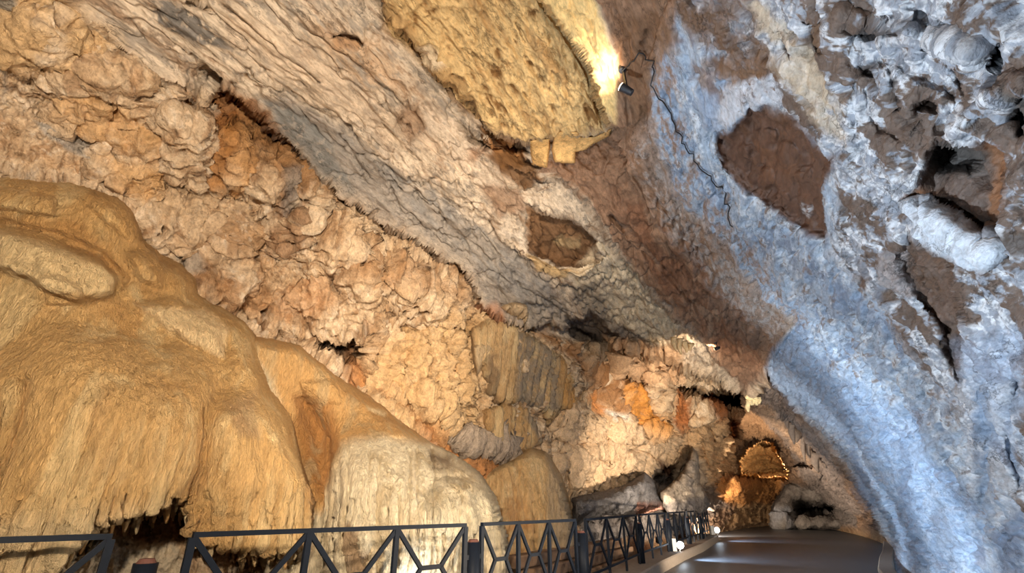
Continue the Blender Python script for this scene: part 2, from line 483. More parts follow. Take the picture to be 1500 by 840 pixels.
# ends of the cave
ALC = [(1076, 672), (1090, 655), (1114, 640), (1135, 645), (1146, 666), (1160, 690), (1161, 706), (1115, 708), (1078, 704)]
push(ALC, 6.0, 9, 3)
push([(1164, 735), (1190, 739), (1205, 731), (1222, 738), (1228, 753), (1195, 757), (1168, 751)], 9.0, 4, 3)
for yy in (655, 668, 682):
    groove([(1085, yy + 10), (1110, yy - 4), (1150, yy + 2)], .35, 2.5, 6)
ramp([(1080, 702), (1162, 690)], -3.0, 44, 3)
push([(1060, 605), (1080, 612), (1085, 640), (1072, 655), (1062, 650)], 2.0, 5, 3)
push([(1085, 640), (1098, 640), (1098, 655), (1086, 660)], 2.0, 4, 3)
push([(1100, 634), (1112, 640), (1122, 634), (1140, 640), (1150, 660), (1130, 652), (1104, 650)], 2.0, 4, 2)
groove([(1150, 600), (1200, 660), (1240, 705), (1275, 755)], .5, 7)

# ------------------------------------------------------------------ shell: relief
BORD = np.minimum(np.minimum(PX - X0, X1 - PX), np.minimum(PY - Y0, Y1 - PY))
FADE = sstep(10, 150, BORD)
TT = np.maximum(TT + FADE * OFF * np.clip(TT / 8.0, .7, 1.6), 0.8)
P = DIR * TT[..., None] + np.array([0, 0, CAMZ])


def grid_normals(P):
    a = np.gradient(P, axis=1); b = np.gradient(P, axis=0)
    n = np.cross(a, b)
    n /= np.linalg.norm(n, axis=-1, keepdims=True) + 1e-9
    flip = np.sum(n * (P - np.array([0, 0, CAMZ])), -1) > 0
    n[flip] *= -1
    return n


BN = grid_normals(np.stack([blur(P[..., k], 10) for k in range(3)], -1))
PS = P[..., 0] * ch - P[..., 1] * sh      # passage frame
PA = P[..., 0] * sh + P[..., 1] * ch
PZ = P[..., 2]
PT = np.stack([PS, PA, PZ], -1)


def zone(pts, feather=20, warp=16):
    z = np.zeros_like(TT)
    sl, d = sdf(pts, feather + 10, warp)
    z[sl] = sstep(-feather, feather, d)
    return z


Z_CEIL = zone([(90, -220), (120, 10), (170, 55), (230, 108), (300, 128), (332, 118), (372, 148), (420, 190), (480, 240), (520, 288), (590, 330), (650, 368), (690, 402),
               (706, 440), (765, 470), (840, 500), (900, 505), (960, 515), (1040, 540), (1085, 575), (1122, 545), (1165, 478), (1110, 425), (1060, 362), (985, 290), (960, 170), (948, 100), (1000, -30), (1000, -220)], 8, 8)
Z_GOLD = zone([(520, -220), (800, -220), (800, -20), (840, 45), (878, 110), (897, 180), (850, 195), (775, 205), (730, 190), (680, 150), (630, 100), (570, 40)], 12, 8)
Z_RIGHT = zone([(1000, -30), (948, 100), (960, 170), (985, 290), (1060, 362), (1110, 425), (1165, 478), (1122, 545), (1165, 592), (1205, 638), (1245, 685), (1272, 730),
                (1292, 768), (1305, 800), (1305, 1010), (1720, 1010), (1720, -220), (1000, -220)], 5, 4)
Z_KNOB = zone([(1000, -220), (980, 0), (1050, 80), (1100, 150), (1215, 220), (1230, 300), (1225, 370), (1290, 430), (1340, 520), (1420, 640), (1500, 760), (1720, 800), (1720, -220)], 14, 16) * Z_RIGHT
Z_FAR = zone(FAR, 4, 3)
Z_WALL = np.clip(1 - Z_CEIL - Z_RIGHT, 0, 1)
FLOOR = sstep(0.35, 0.0, PZ) * (PZ < .4)

dist_k = np.clip(TT / 7.0, .6, 3.0)
big = fbm(PT * .55, 3)
mid = fbm(PT * 1.7 + 5, 4, .55)
rid = fbm(PT * np.array([1.3, 1.3, .9]) + 9, 4, .55, ridged=True)
w1, w2 = worley(PT * np.array([3.9, 3.9, 2.2]) + mid[..., None] * .8)
pit = sstep(.36, .16, w1)
knob = sstep(.75, .0, w1)
fine = fbm(PT * 6.0 + 3, 4, .62)
drip = fbm(PT * np.array([4.2, 4.2, .55]) + 21, 4, .55, ridged=True)          # streaks running down
strat = fbm(PT * np.array([2.6, .45, 2.6]) + 40, 5, .6)                      # bedding along the passage
flake = fbm(PT * np.array([5.5, 2.0, 5.5]) + 60, 4, .55, ridged=True)
crack = sstep(.10, .0, np.abs(fbm(PT * np.array([1.6, .7, 1.6]) + 77, 4, .55)))

pm = sstep(-.05, .25, fbm(PT * .9 + 91, 3))          # where the pitting is strong
xf = fbm(PT * 16.0 + 203, 3, .6)
lay = fbm(PT * np.array([1.0, 1.0, 4.2]) + 43 + .35 * mid[..., None], 4, .55)          # small ledges
step_ = np.sin(lay * 13.0) * .5
H = (Z_WALL * (big * .22 + rid * .15 + mid * .12 + fine * .06 + step_ * .03 + knob * .01 * pm - pit * .5 * pm * sstep(-.05, .2, mid + fine) + drip * .17 + xf * .012)
     + Z_CEIL * (1 - Z_GOLD) * (big * .10 + strat * .16 + mid * .05 + fine * .022 - crack * .07 + xf * .006)
     + Z_GOLD * (strat * .08 + flake * .17 + fine * .04 + mid * .05)
     + Z_RIGHT * (1 - Z_KNOB) * (big * .08 + strat * .13 + flake * .025 + mid * .05 + fine * .016 - crack * .07 + xf * .008)
     + Z_KNOB * (big * .10 + rid * .11 + mid * .09 + fine * .09 + knob * .02 - pit * .13 + xf * .032 + strat * .06))
H = H * np.where(Z_FAR > .5, .75, 1.0) * np.clip(dist_k, .6, 1.8)
H = H * (1 - .7 * FLOOR) * FADE
road_guard = sstep(-4.6, -3.6, PS) * FLOOR
H = H * (1 - road_guard)
PF = P + BN * H[..., None]

# ------------------------------------------------------------------ shell: rock colour, with some light and shade painted in
C = np.zeros(TT.shape + (3,))


def setc(mask, rgb, sl=None):
    c = lin(rgb)
    if sl is None:
        C[:] = C * (1 - mask[..., None]) + c * mask[..., None]
    else:
        C[sl] = C[sl] * (1 - mask[..., None]) + c * mask[..., None]


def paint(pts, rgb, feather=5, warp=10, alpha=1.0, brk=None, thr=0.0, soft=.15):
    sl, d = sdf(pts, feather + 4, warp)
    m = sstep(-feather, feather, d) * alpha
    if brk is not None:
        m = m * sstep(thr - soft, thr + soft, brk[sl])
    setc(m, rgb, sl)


def line(pts, rgb, width=3, warp=6, alpha=1.0):
    sl, d = ldist(pts, width * 3, warp)
    setc(np.exp(-(d / width) ** 2) * alpha, rgb, sl)


n_big = fbm(PT * .8 + 101, 4, .55)
n_mid = fbm(PT * 2.4 + 131, 5, .6)
n_fin = fbm(PT * 8.0 + 151, 4, .65)
n_str = fbm(PT * np.array([3.0, .6, 3.0]) + 171, 5, .62)
n_xf = fbm(PT * 15.0 + 251, 4, .7)
n_sx = fbm(PT * np.array([9.0, 2.6, 9.0]) + 271, 5, .7)
n_ver = fbm(PT * np.array([5.0, 5.0, .5]) + 191, 4, .6)
ALLP = [(-250, -250), (1750, -250), (1750, 1050), (-250, 1050)]

# left wall: cream with tan and ochre
setc(np.ones_like(TT), (205, 178, 146))
setc(sstep(-.1, .35, n_mid) * .55, (176, 138, 96))
setc(sstep(.15, .5, n_big) * .5, (178, 132, 84))
setc(sstep(.2, .5, n_fin) * .5, (226, 205, 178))
setc(sstep(.25, .5, -n_fin + .3 * n_mid) * .45, (128, 92, 60))
# stains that ran down the left wall, then dirt in irregular flecks
setc(sstep(.06, .26, n_ver + .2 * n_mid) * .55, (150, 110, 72))
setc(sstep(.2, .34, n_ver * .8 - n_big * .3) * .6, (104, 76, 54))
setc(sstep(.16, .24, n_xf * .7 + n_mid * .35) * .55, (120, 88, 60))
setc(sstep(.12, .2, n_xf * .6 - n_mid * .4) * .45, (232, 214, 190))
# ceiling slab: grey bed with a flaking cream crust
cz = Z_CEIL
setc(cz, (160, 146, 130))
setc(cz * sstep(-.06, .04, n_sx * .6 + n_mid * .4 + .06) * .9, (204, 184, 160))
setc(cz * sstep(.05, .3, n_str) * .45, (172, 146, 120))
setc(cz * sstep(.13, .2, n_sx * .5 + n_str * .6) * .6, (132, 102, 76))
setc(cz * sstep(.2, .27, n_sx * .9 - n_mid * .2) * .6, (104, 92, 80))
# golden slab: brown base paints the shade between its cream flakes
setc(Z_GOLD, (136, 98, 56))
setc(Z_GOLD * sstep(-.06, .08, flake * .4 + n_sx * .2 + n_str * .55) * .9, (214, 180, 126))
setc(Z_GOLD * sstep(.1, .25, n_str) * .5, (142, 102, 60))
# right wall
rz = Z_RIGHT
setc(rz, (164, 176, 192))
setc(rz * sstep(-.1, .3, n_str) * .55, (142, 156, 178))
setc(rz * sstep(.02, .12, n_sx * .7 + n_mid * .4) * .75, (210, 214, 220))
setc(rz * sstep(.15, .2, n_sx * .75 + n_str * .25) * .8, (112, 88, 72))
setc(rz * sstep(.13, .2, -n_sx * .75 + n_str * .3) * .6, (104, 118, 140))
kz = Z_KNOB
setc(kz * .85, (150, 152, 160))
setc(kz * sstep(-.02, .08, n_xf * .45 + n_fin * .5 - n_mid * .25) * .9, (216, 216, 220))
setc(kz * sstep(.0, .08, n_mid * .75 + n_xf * .35 + n_big * .2) * .92, (98, 76, 60))
setc(kz * sstep(.14, .24, -n_mid * .6 + n_xf * .3 - n_big * .3) * .75, (88, 88, 96))
# far end
setc(Z_FAR, (150, 120, 96))
setc(Z_FAR * sstep(-.1, .3, n_mid), (110, 86, 70))

# --- left wall stains
OCHRE = (196, 128, 56); BROWN = (120, 82, 50); DBROWN = (82, 56, 38); GREY = (132, 128, 122); DGREY = (92, 88, 84); CREAM = (226, 208, 182)
paint([(-200, -200), (130, -200), (110, 0), (170, 60), (110, 100), (40, 90), (-200, 90)], (196, 160, 112), 20, 20, .7, n_mid, -.1)
paint([(-60, -60), (35, -60), (20, 40), (-60, 60)], (120, 118, 112), 8, 14, .8)
paint([(0, 150), (12, 90), (14, 130), (-5, 150)], (130, 122, 112), 6, 8, .7)
paint([(50, 175), (70, 172), (110, 190), (148, 222), (140, 236), (100, 220), (60, 195)], (168, 156, 142), 4, 8, .9)
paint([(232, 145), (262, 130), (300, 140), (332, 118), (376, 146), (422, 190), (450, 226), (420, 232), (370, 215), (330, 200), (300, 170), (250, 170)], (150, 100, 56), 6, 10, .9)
paint([(300, 165), (350, 180), (345, 200), (320, 196)], (158, 104, 56), 5, 8, .9)
paint([(318, 190), (345, 190), (340, 245), (326, 272), (305, 264), (318, 240)], (176, 122, 66), 6, 10, .85)
paint([(345, 195), (372, 200), (352, 290), (338, 296)], (200, 152, 98), 6, 8, .8)
paint([(395, 215), (440, 220), (470, 245), (455, 262), (410, 262), (380, 250)], (166, 118, 70), 8, 12, .7)
paint([(282, 152), (310, 165), (312, 175), (286, 160)], CREAM, 3, 5, .9)
paint([(160, 230), (230, 240), (250, 290), (200, 290)], (206, 158, 98), 12, 16, .6)
paint([(60, 140), (130, 130), (220, 170), (230, 230), (140, 200)], (196, 150, 94), 14, 20, .6)
paint([(335, 150), (380, 160), (450, 225), (500, 280), (460, 290), (400, 250), (350, 240)], (150, 108, 66), 12, 14, .8, n_ver, -.25)
paint([(440, 230), (520, 290), (600, 340), (690, 405), (700, 440), (650, 400), (560, 350), (480, 300)], (146, 108, 72), 8, 14, .75, n_mid, -.2)
paint([(230, 250), (330, 280), (340, 330), (280, 340), (210, 300)], (196, 164, 126), 16, 20, .6)
paint([(405, 260), (440, 280), (450, 350), (420, 390), (400, 340)], (138, 102, 72), 8, 14, .7, n_ver, -.2)
paint([(280, 390), (380, 410), (420, 470), (340, 450)], (166, 122, 80), 12, 16, .65, n_mid, -.25)
paint([(470, 385), (600, 380), (690, 450), (600, 420), (500, 410)], (160, 120, 82), 8, 14, .6, n_ver, -.25)
paint([(410, 250), (430, 250), (430, 300), (415, 320)], GREY, 6, 12, .6)
paint([(405, 420), (470, 400), (490, 440), (440, 470), (400, 460)], (186, 140, 98), 12, 18, .6)
paint([(255, 365), (300, 370), (300, 395), (265, 395)], (160, 146, 130), 6, 10, .8)
paint([(640, 455), (700, 455), (700, 640), (560, 640), (520, 560), (560, 500)], (206, 168, 118), 20, 20, .7)
paint([(424, 487), (480, 484), (540, 488), (538, 530), (515, 548), (470, 526), (440, 506)], (122, 84, 54), 5, 10, .9)  # brown crevice with its shade painted in
paint([(490, 530), (535, 535), (540, 570), (500, 560)], (170, 108, 52), 8, 14, .7)
paint([(515, 562), (560, 570), (640, 618), (690, 655), (745, 690), (790, 735), (845, 800), (780, 800), (715, 740), (640, 668), (580, 615)], (172, 116, 66), 7, 12, .92)
paint([(560, 580), (640, 625), (720, 690), (700, 690), (620, 640)], (122, 84, 50), 6, 12, .6, n_mid, 0)
paint([(652, 625), (690, 636), (738, 645), (742, 660), (700, 655), (660, 640)], (160, 144, 128), 3, 6, .9)
paint([(695, 440), (730, 442), (745, 462), (712, 468)], (176, 104, 44), 4, 6, .9)
# ochre and brown slope right of the curtain
paint([(770, 480), (800, 480), (850, 520), (930, 570), (960, 620), (900, 620), (860, 570), (810, 520)], (150, 104, 64), 10, 14, .8, n_mid, -.25)
paint([(832, 468), (870, 460), (905, 494), (960, 508), (1000, 520), (960, 520), (898, 520), (858, 514), (838, 505)], (92, 82, 74), 5, 8, .95)  # dark grey shadow of the recess, painted as colour
paint([(860, 520), (890, 522), (925, 566), (905, 560), (870, 540)], (70, 44, 30), 4, 6, .9)  # brown recess, darkened in colour for its shade
paint([(884, 495), (1000, 500), (1000, 545), (960, 560), (900, 545)], (196, 158, 122), 6, 8, .9)
paint([(910, 565), (938, 572), (965, 605), (978, 636), (940, 640), (922, 612)], (206, 140, 64), 9, 12, .9, n_ver, -.2)
paint([(978, 580), (1004, 582), (1008, 618), (985, 632), (978, 610)], (166, 96, 44), 5, 8, .9)
paint([(1015, 565), (1035, 575), (1062, 600), (1062, 640), (1040, 610), (1018, 585)], (160, 92, 42), 5, 8, .9)
paint([(850, 590), (870, 575), (878, 600), (868, 612)], (190, 120, 56), 4, 6, .8)
paint([(876, 598), (905, 606), (912, 622), (884, 616)], (206, 200, 190), 3, 4, .9)
paint([(800, 590), (990, 640), (990, 680), (940, 690), (900, 712), (840, 720), (810, 650)], (222, 190, 154), 16, 16, .75)
paint([(990, 620), (1058, 610), (1070, 700), (1010, 710), (990, 680)], (224, 182, 136), 10, 10, .8)
paint([(840, 724), (900, 714), (945, 690), (962, 674), (992, 680), (1003, 724), (1000, 800), (840, 800)], (122, 116, 114), 6, 10, .95)
paint([(960, 675), (988, 676), (992, 704), (975, 715), (960, 700)], (140, 92, 60), 5, 8, .8)
paint([(985, 675), (1010, 650), (1025, 690), (1030, 740), (1000, 740)], (170, 152, 132), 6, 8, .9)
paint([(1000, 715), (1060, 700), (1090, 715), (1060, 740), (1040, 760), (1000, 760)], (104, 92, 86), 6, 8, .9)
paint([(1040, 705), (1160, 700), (1165, 722), (1130, 735), (1080, 738), (1045, 725)], (196, 134, 74), 5, 8, .9)
paint([(1076, 735), (1130, 735), (1126, 768), (1060, 772)], (186, 148, 108), 4, 6, .9)
paint([(1130, 735), (1150, 712), (1200, 705), (1250, 735), (1262, 775), (1126, 775)], (116, 106, 100), 5, 8, .95)
paint(ALC, (200, 156, 100), 4, 4, .95)
paint([(1070, 600), (1130, 600), (1140, 640), (1100, 635), (1075, 655), (1062, 640)], (176, 134, 96), 5, 8, .8)
paint([(1064, 615), (1085, 618), (1082, 640), (1066, 642)], (170, 92, 36), 4, 5, .9)
paint([(1100, 582), (1124, 552), (1210, 645), (1280, 765), (1230, 740), (1180, 700), (1150, 640)], (136, 122, 114), 5, 6, .9)
paint([(1098, 582), (1130, 590), (1165, 630), (1200, 690), (1175, 665), (1145, 625)], (184, 150, 120), 4, 6, .8)

# --- ceiling
paint([(210, 5), (250, 0), (290, 25), (330, 55), (350, 75), (300, 62), (250, 48), (225, 35)], (112, 106, 100), 3, 9, .95, n_fin, -.12, .08)
paint([(330, 0), (440, 60), (560, 150), (640, 215), (560, 200), (440, 130), (340, 60)], (204, 178, 150), 20, 20, .5)
paint([(376, 142), (420, 140), (500, 190), (600, 265), (700, 330), (790, 400), (840, 470), (765, 470), (706, 440), (690, 402), (650, 368), (590, 330), (520, 288), (480, 240), (420, 190)], (140, 132, 124), 12, 14, .85)
paint([(386, 146), (430, 160), (480, 210), (520, 280), (480, 240), (420, 190)], (116, 114, 110), 4, 9, .9, n_fin, -.2, .08)
paint([(540, 220), (640, 270), (720, 340), (800, 420), (760, 440), (690, 380), (600, 310)], (128, 124, 120), 8, 14, .7, n_str, -.05)
paint([(520, 180), (640, 260), (770, 340), (780, 370), (700, 330), (600, 270)], (204, 188, 170), 10, 20, .7, n_mid, .0)
paint([(590, 150), (640, 160), (690, 200), (760, 260), (780, 300), (720, 290), (650, 230), (600, 200)], (208, 186, 162), 8, 12, .8, n_fin, -.2)
paint([(700, 270), (760, 275), (775, 310), (730, 320)], (142, 112, 88), 6, 10, .8)
paint([(690, 215), (720, 215), (690, 240)], (150, 110, 80), 5, 8, .7)
paint([(575, 160), (618, 148), (622, 190), (598, 210)], (146, 112, 82), 9, 16, .7, n_mid, -.2)
paint(BLOCK, (120, 86, 56), 4, 4, .95)
paint([(774, 372), (806, 384), (850, 395), (874, 384), (860, 405), (820, 408), (785, 396)], (190, 158, 112), 3, 5, .9)
paint([(815, 345), (850, 350), (848, 362), (812, 362)], (176, 150, 112), 3, 6, .7)
paint([(830, 400), (880, 350), (960, 440), (1010, 500), (990, 515), (900, 480), (850, 440)], (214, 194, 164), 6, 10, .9, n_mid, -.25)
paint([(830, 430), (870, 410), (900, 470), (960, 505), (900, 500), (860, 470)], (124, 112, 100), 6, 10, .75)
paint([(482, 44), (512, 50), (534, 60), (520, 72), (492, 64)], (136, 98, 66), 4, 10, .8)
paint([(450, 20), (560, 60), (600, 130), (540, 130), (470, 70)], (176, 136, 96), 20, 20, .55, n_sx, -.1)
paint([(610, 60), (640, 65), (652, 95), (630, 90)], (214, 192, 160), 4, 6, .8)
paint([(705, 182), (768, 214), (772, 240), (735, 250), (720, 225)], (170, 116, 62), 4, 5, .9)
paint([(708, 225), (770, 228), (800, 260), (770, 270), (730, 250)], (120, 84, 50), 4, 6, .9)
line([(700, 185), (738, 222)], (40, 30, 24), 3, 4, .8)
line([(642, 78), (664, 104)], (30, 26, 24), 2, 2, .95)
# brown band
paint([(770, 232), (830, 232), (898, 190), (905, 110), (890, 40), (850, -30), (1000, -30), (985, 60), (950, 110), (962, 180), (985, 296), (1060, 362), (1110, 425), (1160, 478), (1122, 545), (1088, 572),
       (1030, 502), (960, 430), (905, 368), (875, 318), (830, 268)], (138, 104, 80), 6, 8, .95)
paint([(900, 280), (980, 330), (1100, 450), (1110, 540), (1040, 500), (960, 410)], (124, 84, 60), 12, 14, .8, n_str, -.1)
paint([(960, 180), (990, 300), (1060, 365), (1160, 480), (1130, 500), (1040, 400), (970, 300), (935, 200)], (158, 134, 118), 8, 12, .8, n_str, -.15)
paint([(1030, 440), (1060, 440), (1118, 505), (1118, 520), (1080, 490)], (120, 92, 74), 5, 8, .8)
paint([(900, 30), (960, 20), (1000, 60), (950, 100), (960, 160), (930, 180), (905, 110)], (120, 88, 64), 6, 10, .8)
paint([(960, 60), (1000, 70), (985, 130), (955, 120)], (150, 130, 118), 6, 10, .7, n_mid, -.1)
paint([(785, -30), (850, -30), (885, 40), (905, 110), (902, 178), (888, 160), (868, 95), (832, 38)], (232, 196, 132), 5, 6, .95)  # bright crease: lamp light painted in as pale gold
paint([(940, 60), (985, 60), (1000, 160), (1030, 290), (1100, 360), (1150, 425), (1190, 480), (1160, 490), (1100, 430), (1050, 370), (975, 300), (950, 180)], (140, 108, 86), 16, 12, .75, n_sx, .02, .08)
paint([(960, 170), (990, 300), (1060, 365), (1160, 480), (1130, 500), (1040, 410), (965, 320), (930, 220)], (176, 166, 160), 16, 12, .75, n_sx, .0, .08)
# --- right wall: brown patches are part clay, part painted shade
paint([(985, -20), (1110, -20), (1150, 60), (1150, 120), (1060, 110), (1020, 60)], (110, 82, 62), 8, 14, .85, n_mid, -.2)
paint([(1000, 90), (1120, 60), (1140, 140), (1040, 170)], (124, 92, 68), 8, 14, .7, n_mid, -.05)
paint([(1060, 130), (1140, 100), (1150, 150), (1110, 155), (1060, 190), (1040, 200)], (200, 200, 206), 5, 8, .9, n_fin, -.25)
paint([(1100, 0), (1130, 0), (1180, 60), (1240, 150), (1240, 210), (1190, 160), (1140, 80)], (196, 176, 152), 8, 10, .8, n_mid, -.3)
paint([(1020, 120), (1050, 140), (1052, 205), (1030, 190)], (150, 162, 182), 5, 8, .9)
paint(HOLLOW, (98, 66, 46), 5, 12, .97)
paint([(1095, 210), (1150, 190), (1190, 230), (1180, 290), (1120, 270)], (112, 76, 54), 8, 14, .6, n_mid, 0)
paint([(1172, 296), (1184, 304), (1186, 320), (1176, 312)], (206, 204, 206), 3, 8, .9, n_xf, 0)
paint(HOLE, (34, 32, 34), 4, 4, .97)  # near-black paint for the shade inside the hole
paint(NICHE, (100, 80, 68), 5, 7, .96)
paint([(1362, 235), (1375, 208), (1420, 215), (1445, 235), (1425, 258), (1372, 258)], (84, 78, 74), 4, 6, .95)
paint([(1320, 290), (1345, 270), (1385, 276), (1380, 290), (1340, 296)], (130, 86, 54), 5, 5, .9)
paint([(1440, 205), (1470, 210), (1478, 320), (1462, 310), (1452, 250)], (136, 92, 60), 6, 8, .8)
paint([(1320, 298), (1346, 290), (1400, 322), (1440, 355), (1470, 364), (1450, 392), (1405, 386), (1350, 345)], (206, 212, 222), 4, 5, .95)
paint(FIN, (98, 76, 62), 4, 8, .96)
paint([(1475, 130), (1530, 130), (1530, 200), (1490, 200), (1468, 175)], (90, 84, 80), 5, 8, .9)
paint([(1470, 340), (1530, 330), (1530, 370), (1480, 365)], (84, 72, 64), 5, 8, .9)
for pl, c in [([(1180, 20), (1222, 18), (1222, 76), (1200, 86), (1186, 60)], (112, 86, 66)), ([(1135, 40), (1150, 38), (1168, 84), (1150, 80)], (118, 86, 60)),
              ([(1240, 50), (1270, 30), (1325, 40), (1322, 52), (1262, 60)], (92, 82, 78)), ([(1340, 160), (1370, 140), (1375, 165)], (88, 70, 60)),
              ([(1300, 100), (1322, 110), (1330, 160), (1318, 165), (1302, 125)], (86, 76, 72)), ([(1350, 65), (1374, 70), (1360, 82)], (90, 70, 58)),
              ([(1260, 92), (1282, 92), (1278, 112), (1256, 112)], (92, 80, 74)), ([(1265, 400), (1284, 404), (1280, 426), (1268, 416)], (104, 78, 62)),
              ([(1297, 424), (1315, 420), (1322, 442), (1304, 442)], (100, 78, 62)), ([(1375, 505), (1396, 510), (1406, 546), (1390, 542)], (98, 78, 64)),
              ([(1338, 355), (1330, 400), (1352, 440), (1300, 420), (1290, 370)], (150, 140, 138)),
              ([(1466, 655), (1490, 660), (1492, 690), (1478, 680)], (104, 82, 66)), ([(1425, 800), (1440, 805), (1442, 835), (1430, 830)], (104, 80, 64)),
              ([(1370, 745), (1380, 760), (1378, 790), (1368, 770)], (96, 84, 76)), ([(1210, 545), (1225, 550), (1222, 560), (1212, 558)], (96, 80, 72))]:
    paint(pl, c, 3, 7, .93)
paint(FACET, (142, 158, 180), 6, 4, .9)
paint([(1230, 560), (1330, 600), (1420, 720), (1460, 840), (1320, 840), (1290, 740)], (138, 158, 186), 20, 20, .6)
paint([(1400, 500), (1500, 480), (1500, 700), (1450, 640)], (160, 176, 200), 16, 20, .6)
paint([(1400, 560), (1500, 560), (1500, 840), (1440, 840)], (186, 188, 194), 12, 20, .6, n_mid, 0)

for pl, c in [([(1310, 640), (1325, 650), (1350, 760), (1360, 840), (1335, 840), (1320, 740)], (116, 130, 152)), ([(1438, 560), (1455, 570), (1462, 650), (1450, 760), (1434, 740)], (120, 136, 158)), ([(1225, 620), (1245, 640), (1292, 750), (1275, 745)], (112, 124, 146)),
              ([(1360, 700), (1385, 740), (1405, 830), (1385, 830)], (122, 128, 140)), ([(1480, 560), (1500, 560), (1500, 720), (1480, 650)], (126, 140, 160)), ([(1180, 380), (1260, 430), (1300, 500), (1240, 460)], (132, 148, 172)), ([(1450, 780), (1500, 740), (1500, 840), (1460, 840)], (108, 122, 146))]:
    paint(pl, c, 8, 16, .75, n_sx, -.2)
# floor of broken rock
setc(FLOOR * Z_WALL, (150, 122, 92))
setc(FLOOR * Z_WALL * sstep(0, .3, n_mid), (120, 84, 56))

paint([(60, 800), (140, 785), (260, 790), (270, 860), (40, 880)], (214, 198, 172), 8, 14, .9, n_mid, -.3)
paint([(150, 755), (290, 735), (300, 790), (200, 796)], (122, 82, 48), 8, 10, .9)
paint([(430, 790), (520, 780), (540, 860), (430, 860)], (140, 94, 54), 8, 12, .8)
# fineness of relief in the material: smooth clay hollows and slabs against crusty wall
ROUGH = np.clip(1.0 * Z_WALL + .55 * Z_CEIL + .15 * Z_GOLD + .5 * Z_RIGHT + .45 * Z_KNOB, .2, 1.0)


# ------------------------------------------------------------------ materials
def new_mat(name):
    m = bpy.data.materials.new(name)
    m.use_nodes = True
    nt = m.node_tree
    b = nt.nodes['Principled BSDF']
    return m, nt, b


def N(nt, t, **kw):
    n = nt.nodes.new(t)
    for k, v in kw.items():
        if k in n.inputs:
            n.inputs[k].default_value = v
        else:
            setattr(n, k, v)
    return n


def rock_material(name, coord_scale=(1, 1, 1), bump=.8, dist=.05, spec=.25, rough=.85, fine=26.0, var=.24, lump=1.0, cracks=.6):
    m, nt, b = new_mat(name)
    L = nt.links.new
    def math_(op, a, c=None, d=None):
        n = N(nt, 'ShaderNodeMath', operation=op)
        for k, v in enumerate((a, c, d)):
            if v is None: continue
            if hasattr(v, 'is_output'): L(v, n.inputs[k])
            else: n.inputs[k].default_value = v
        return n.outputs[0]
    def rng(v, a, b_, c, d):
        n = N(nt, 'ShaderNodeMapRange', clamp=True)
        for k, q in enumerate((a, b_, c, d)): n.inputs[k + 1].default_value = q
        L(v, n.inputs[0])
        return n.outputs[0]
    geo = N(nt, 'ShaderNodeNewGeometry')
    mp = N(nt, 'ShaderNodeMapping')
    mp.vector_type = 'TEXTURE'
    mp.inputs['Rotation'].default_value = (0, 0, -HEAD)
    mp.inputs['Scale'].default_value = tuple(1.0 / c for c in coord_scale)
    L(geo.outputs['Position'], mp.inputs['Vector'])
    at = N(nt, 'ShaderNodeAttribute', attribute_name='Col')
    ar = N(nt, 'ShaderNodeAttribute', attribute_name='Rel')
    n0 = N(nt, 'ShaderNodeTexNoise', Scale=fine * .11, Detail=5.0, Roughness=.6)
    n1 = N(nt, 'ShaderNodeTexNoise', Scale=fine * .35, Detail=6.0, Roughness=.62)
    n2 = N(nt, 'ShaderNodeTexNoise', Scale=fine * 1.1, Detail=4.0, Roughness=.6)
    for n in (n0, n1, n2): L(mp.outputs[0], n.inputs['Vector'])
    # warped coordinates for lumps and cracks
    wv = N(nt, 'ShaderNodeVectorMath', operation='MULTIPLY_ADD')
    wv.inputs[1].default_value = (.35, .35, .35)
    L(n1.outputs['Color'], wv.inputs[0]); L(mp.outputs[0], wv.inputs[2])
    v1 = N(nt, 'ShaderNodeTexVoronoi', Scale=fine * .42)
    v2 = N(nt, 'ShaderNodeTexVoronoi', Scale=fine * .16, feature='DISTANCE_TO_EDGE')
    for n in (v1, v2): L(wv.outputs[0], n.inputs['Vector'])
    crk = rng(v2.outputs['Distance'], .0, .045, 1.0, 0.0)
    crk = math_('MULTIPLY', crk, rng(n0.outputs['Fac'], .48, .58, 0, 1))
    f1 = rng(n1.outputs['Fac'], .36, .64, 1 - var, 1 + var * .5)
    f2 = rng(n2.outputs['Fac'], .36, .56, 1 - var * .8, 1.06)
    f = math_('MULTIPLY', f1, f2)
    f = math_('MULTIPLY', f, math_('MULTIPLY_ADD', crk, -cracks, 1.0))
    vm = N(nt, 'ShaderNodeVectorMath', operation='SCALE')
    L(at.outputs['Color'], vm.inputs[0]); L(f, vm.inputs['Scale'])
    L(vm.outputs[0], b.inputs['Base Color'])
    h = math_('MULTIPLY_ADD', v1.outputs['Distance'], -.55 * lump, math_('MULTIPLY', n1.outputs['Fac'], 1.6))
    h = math_('MULTIPLY_ADD', n2.outputs['Fac'], .45, h)
    h = math_('MULTIPLY_ADD', crk, -.9 * cracks, h)
    bp = N(nt, 'ShaderNodeBump', Distance=dist)
    L(math_('MULTIPLY', ar.outputs['Fac'], bump), bp.inputs['Strength'])
    L(h, bp.inputs['Height'])
    L(bp.outputs[0], b.inputs['Normal'])
    b.inputs['Roughness'].default_value = rough
    b.inputs['Specular IOR Level'].default_value = spec
    return m


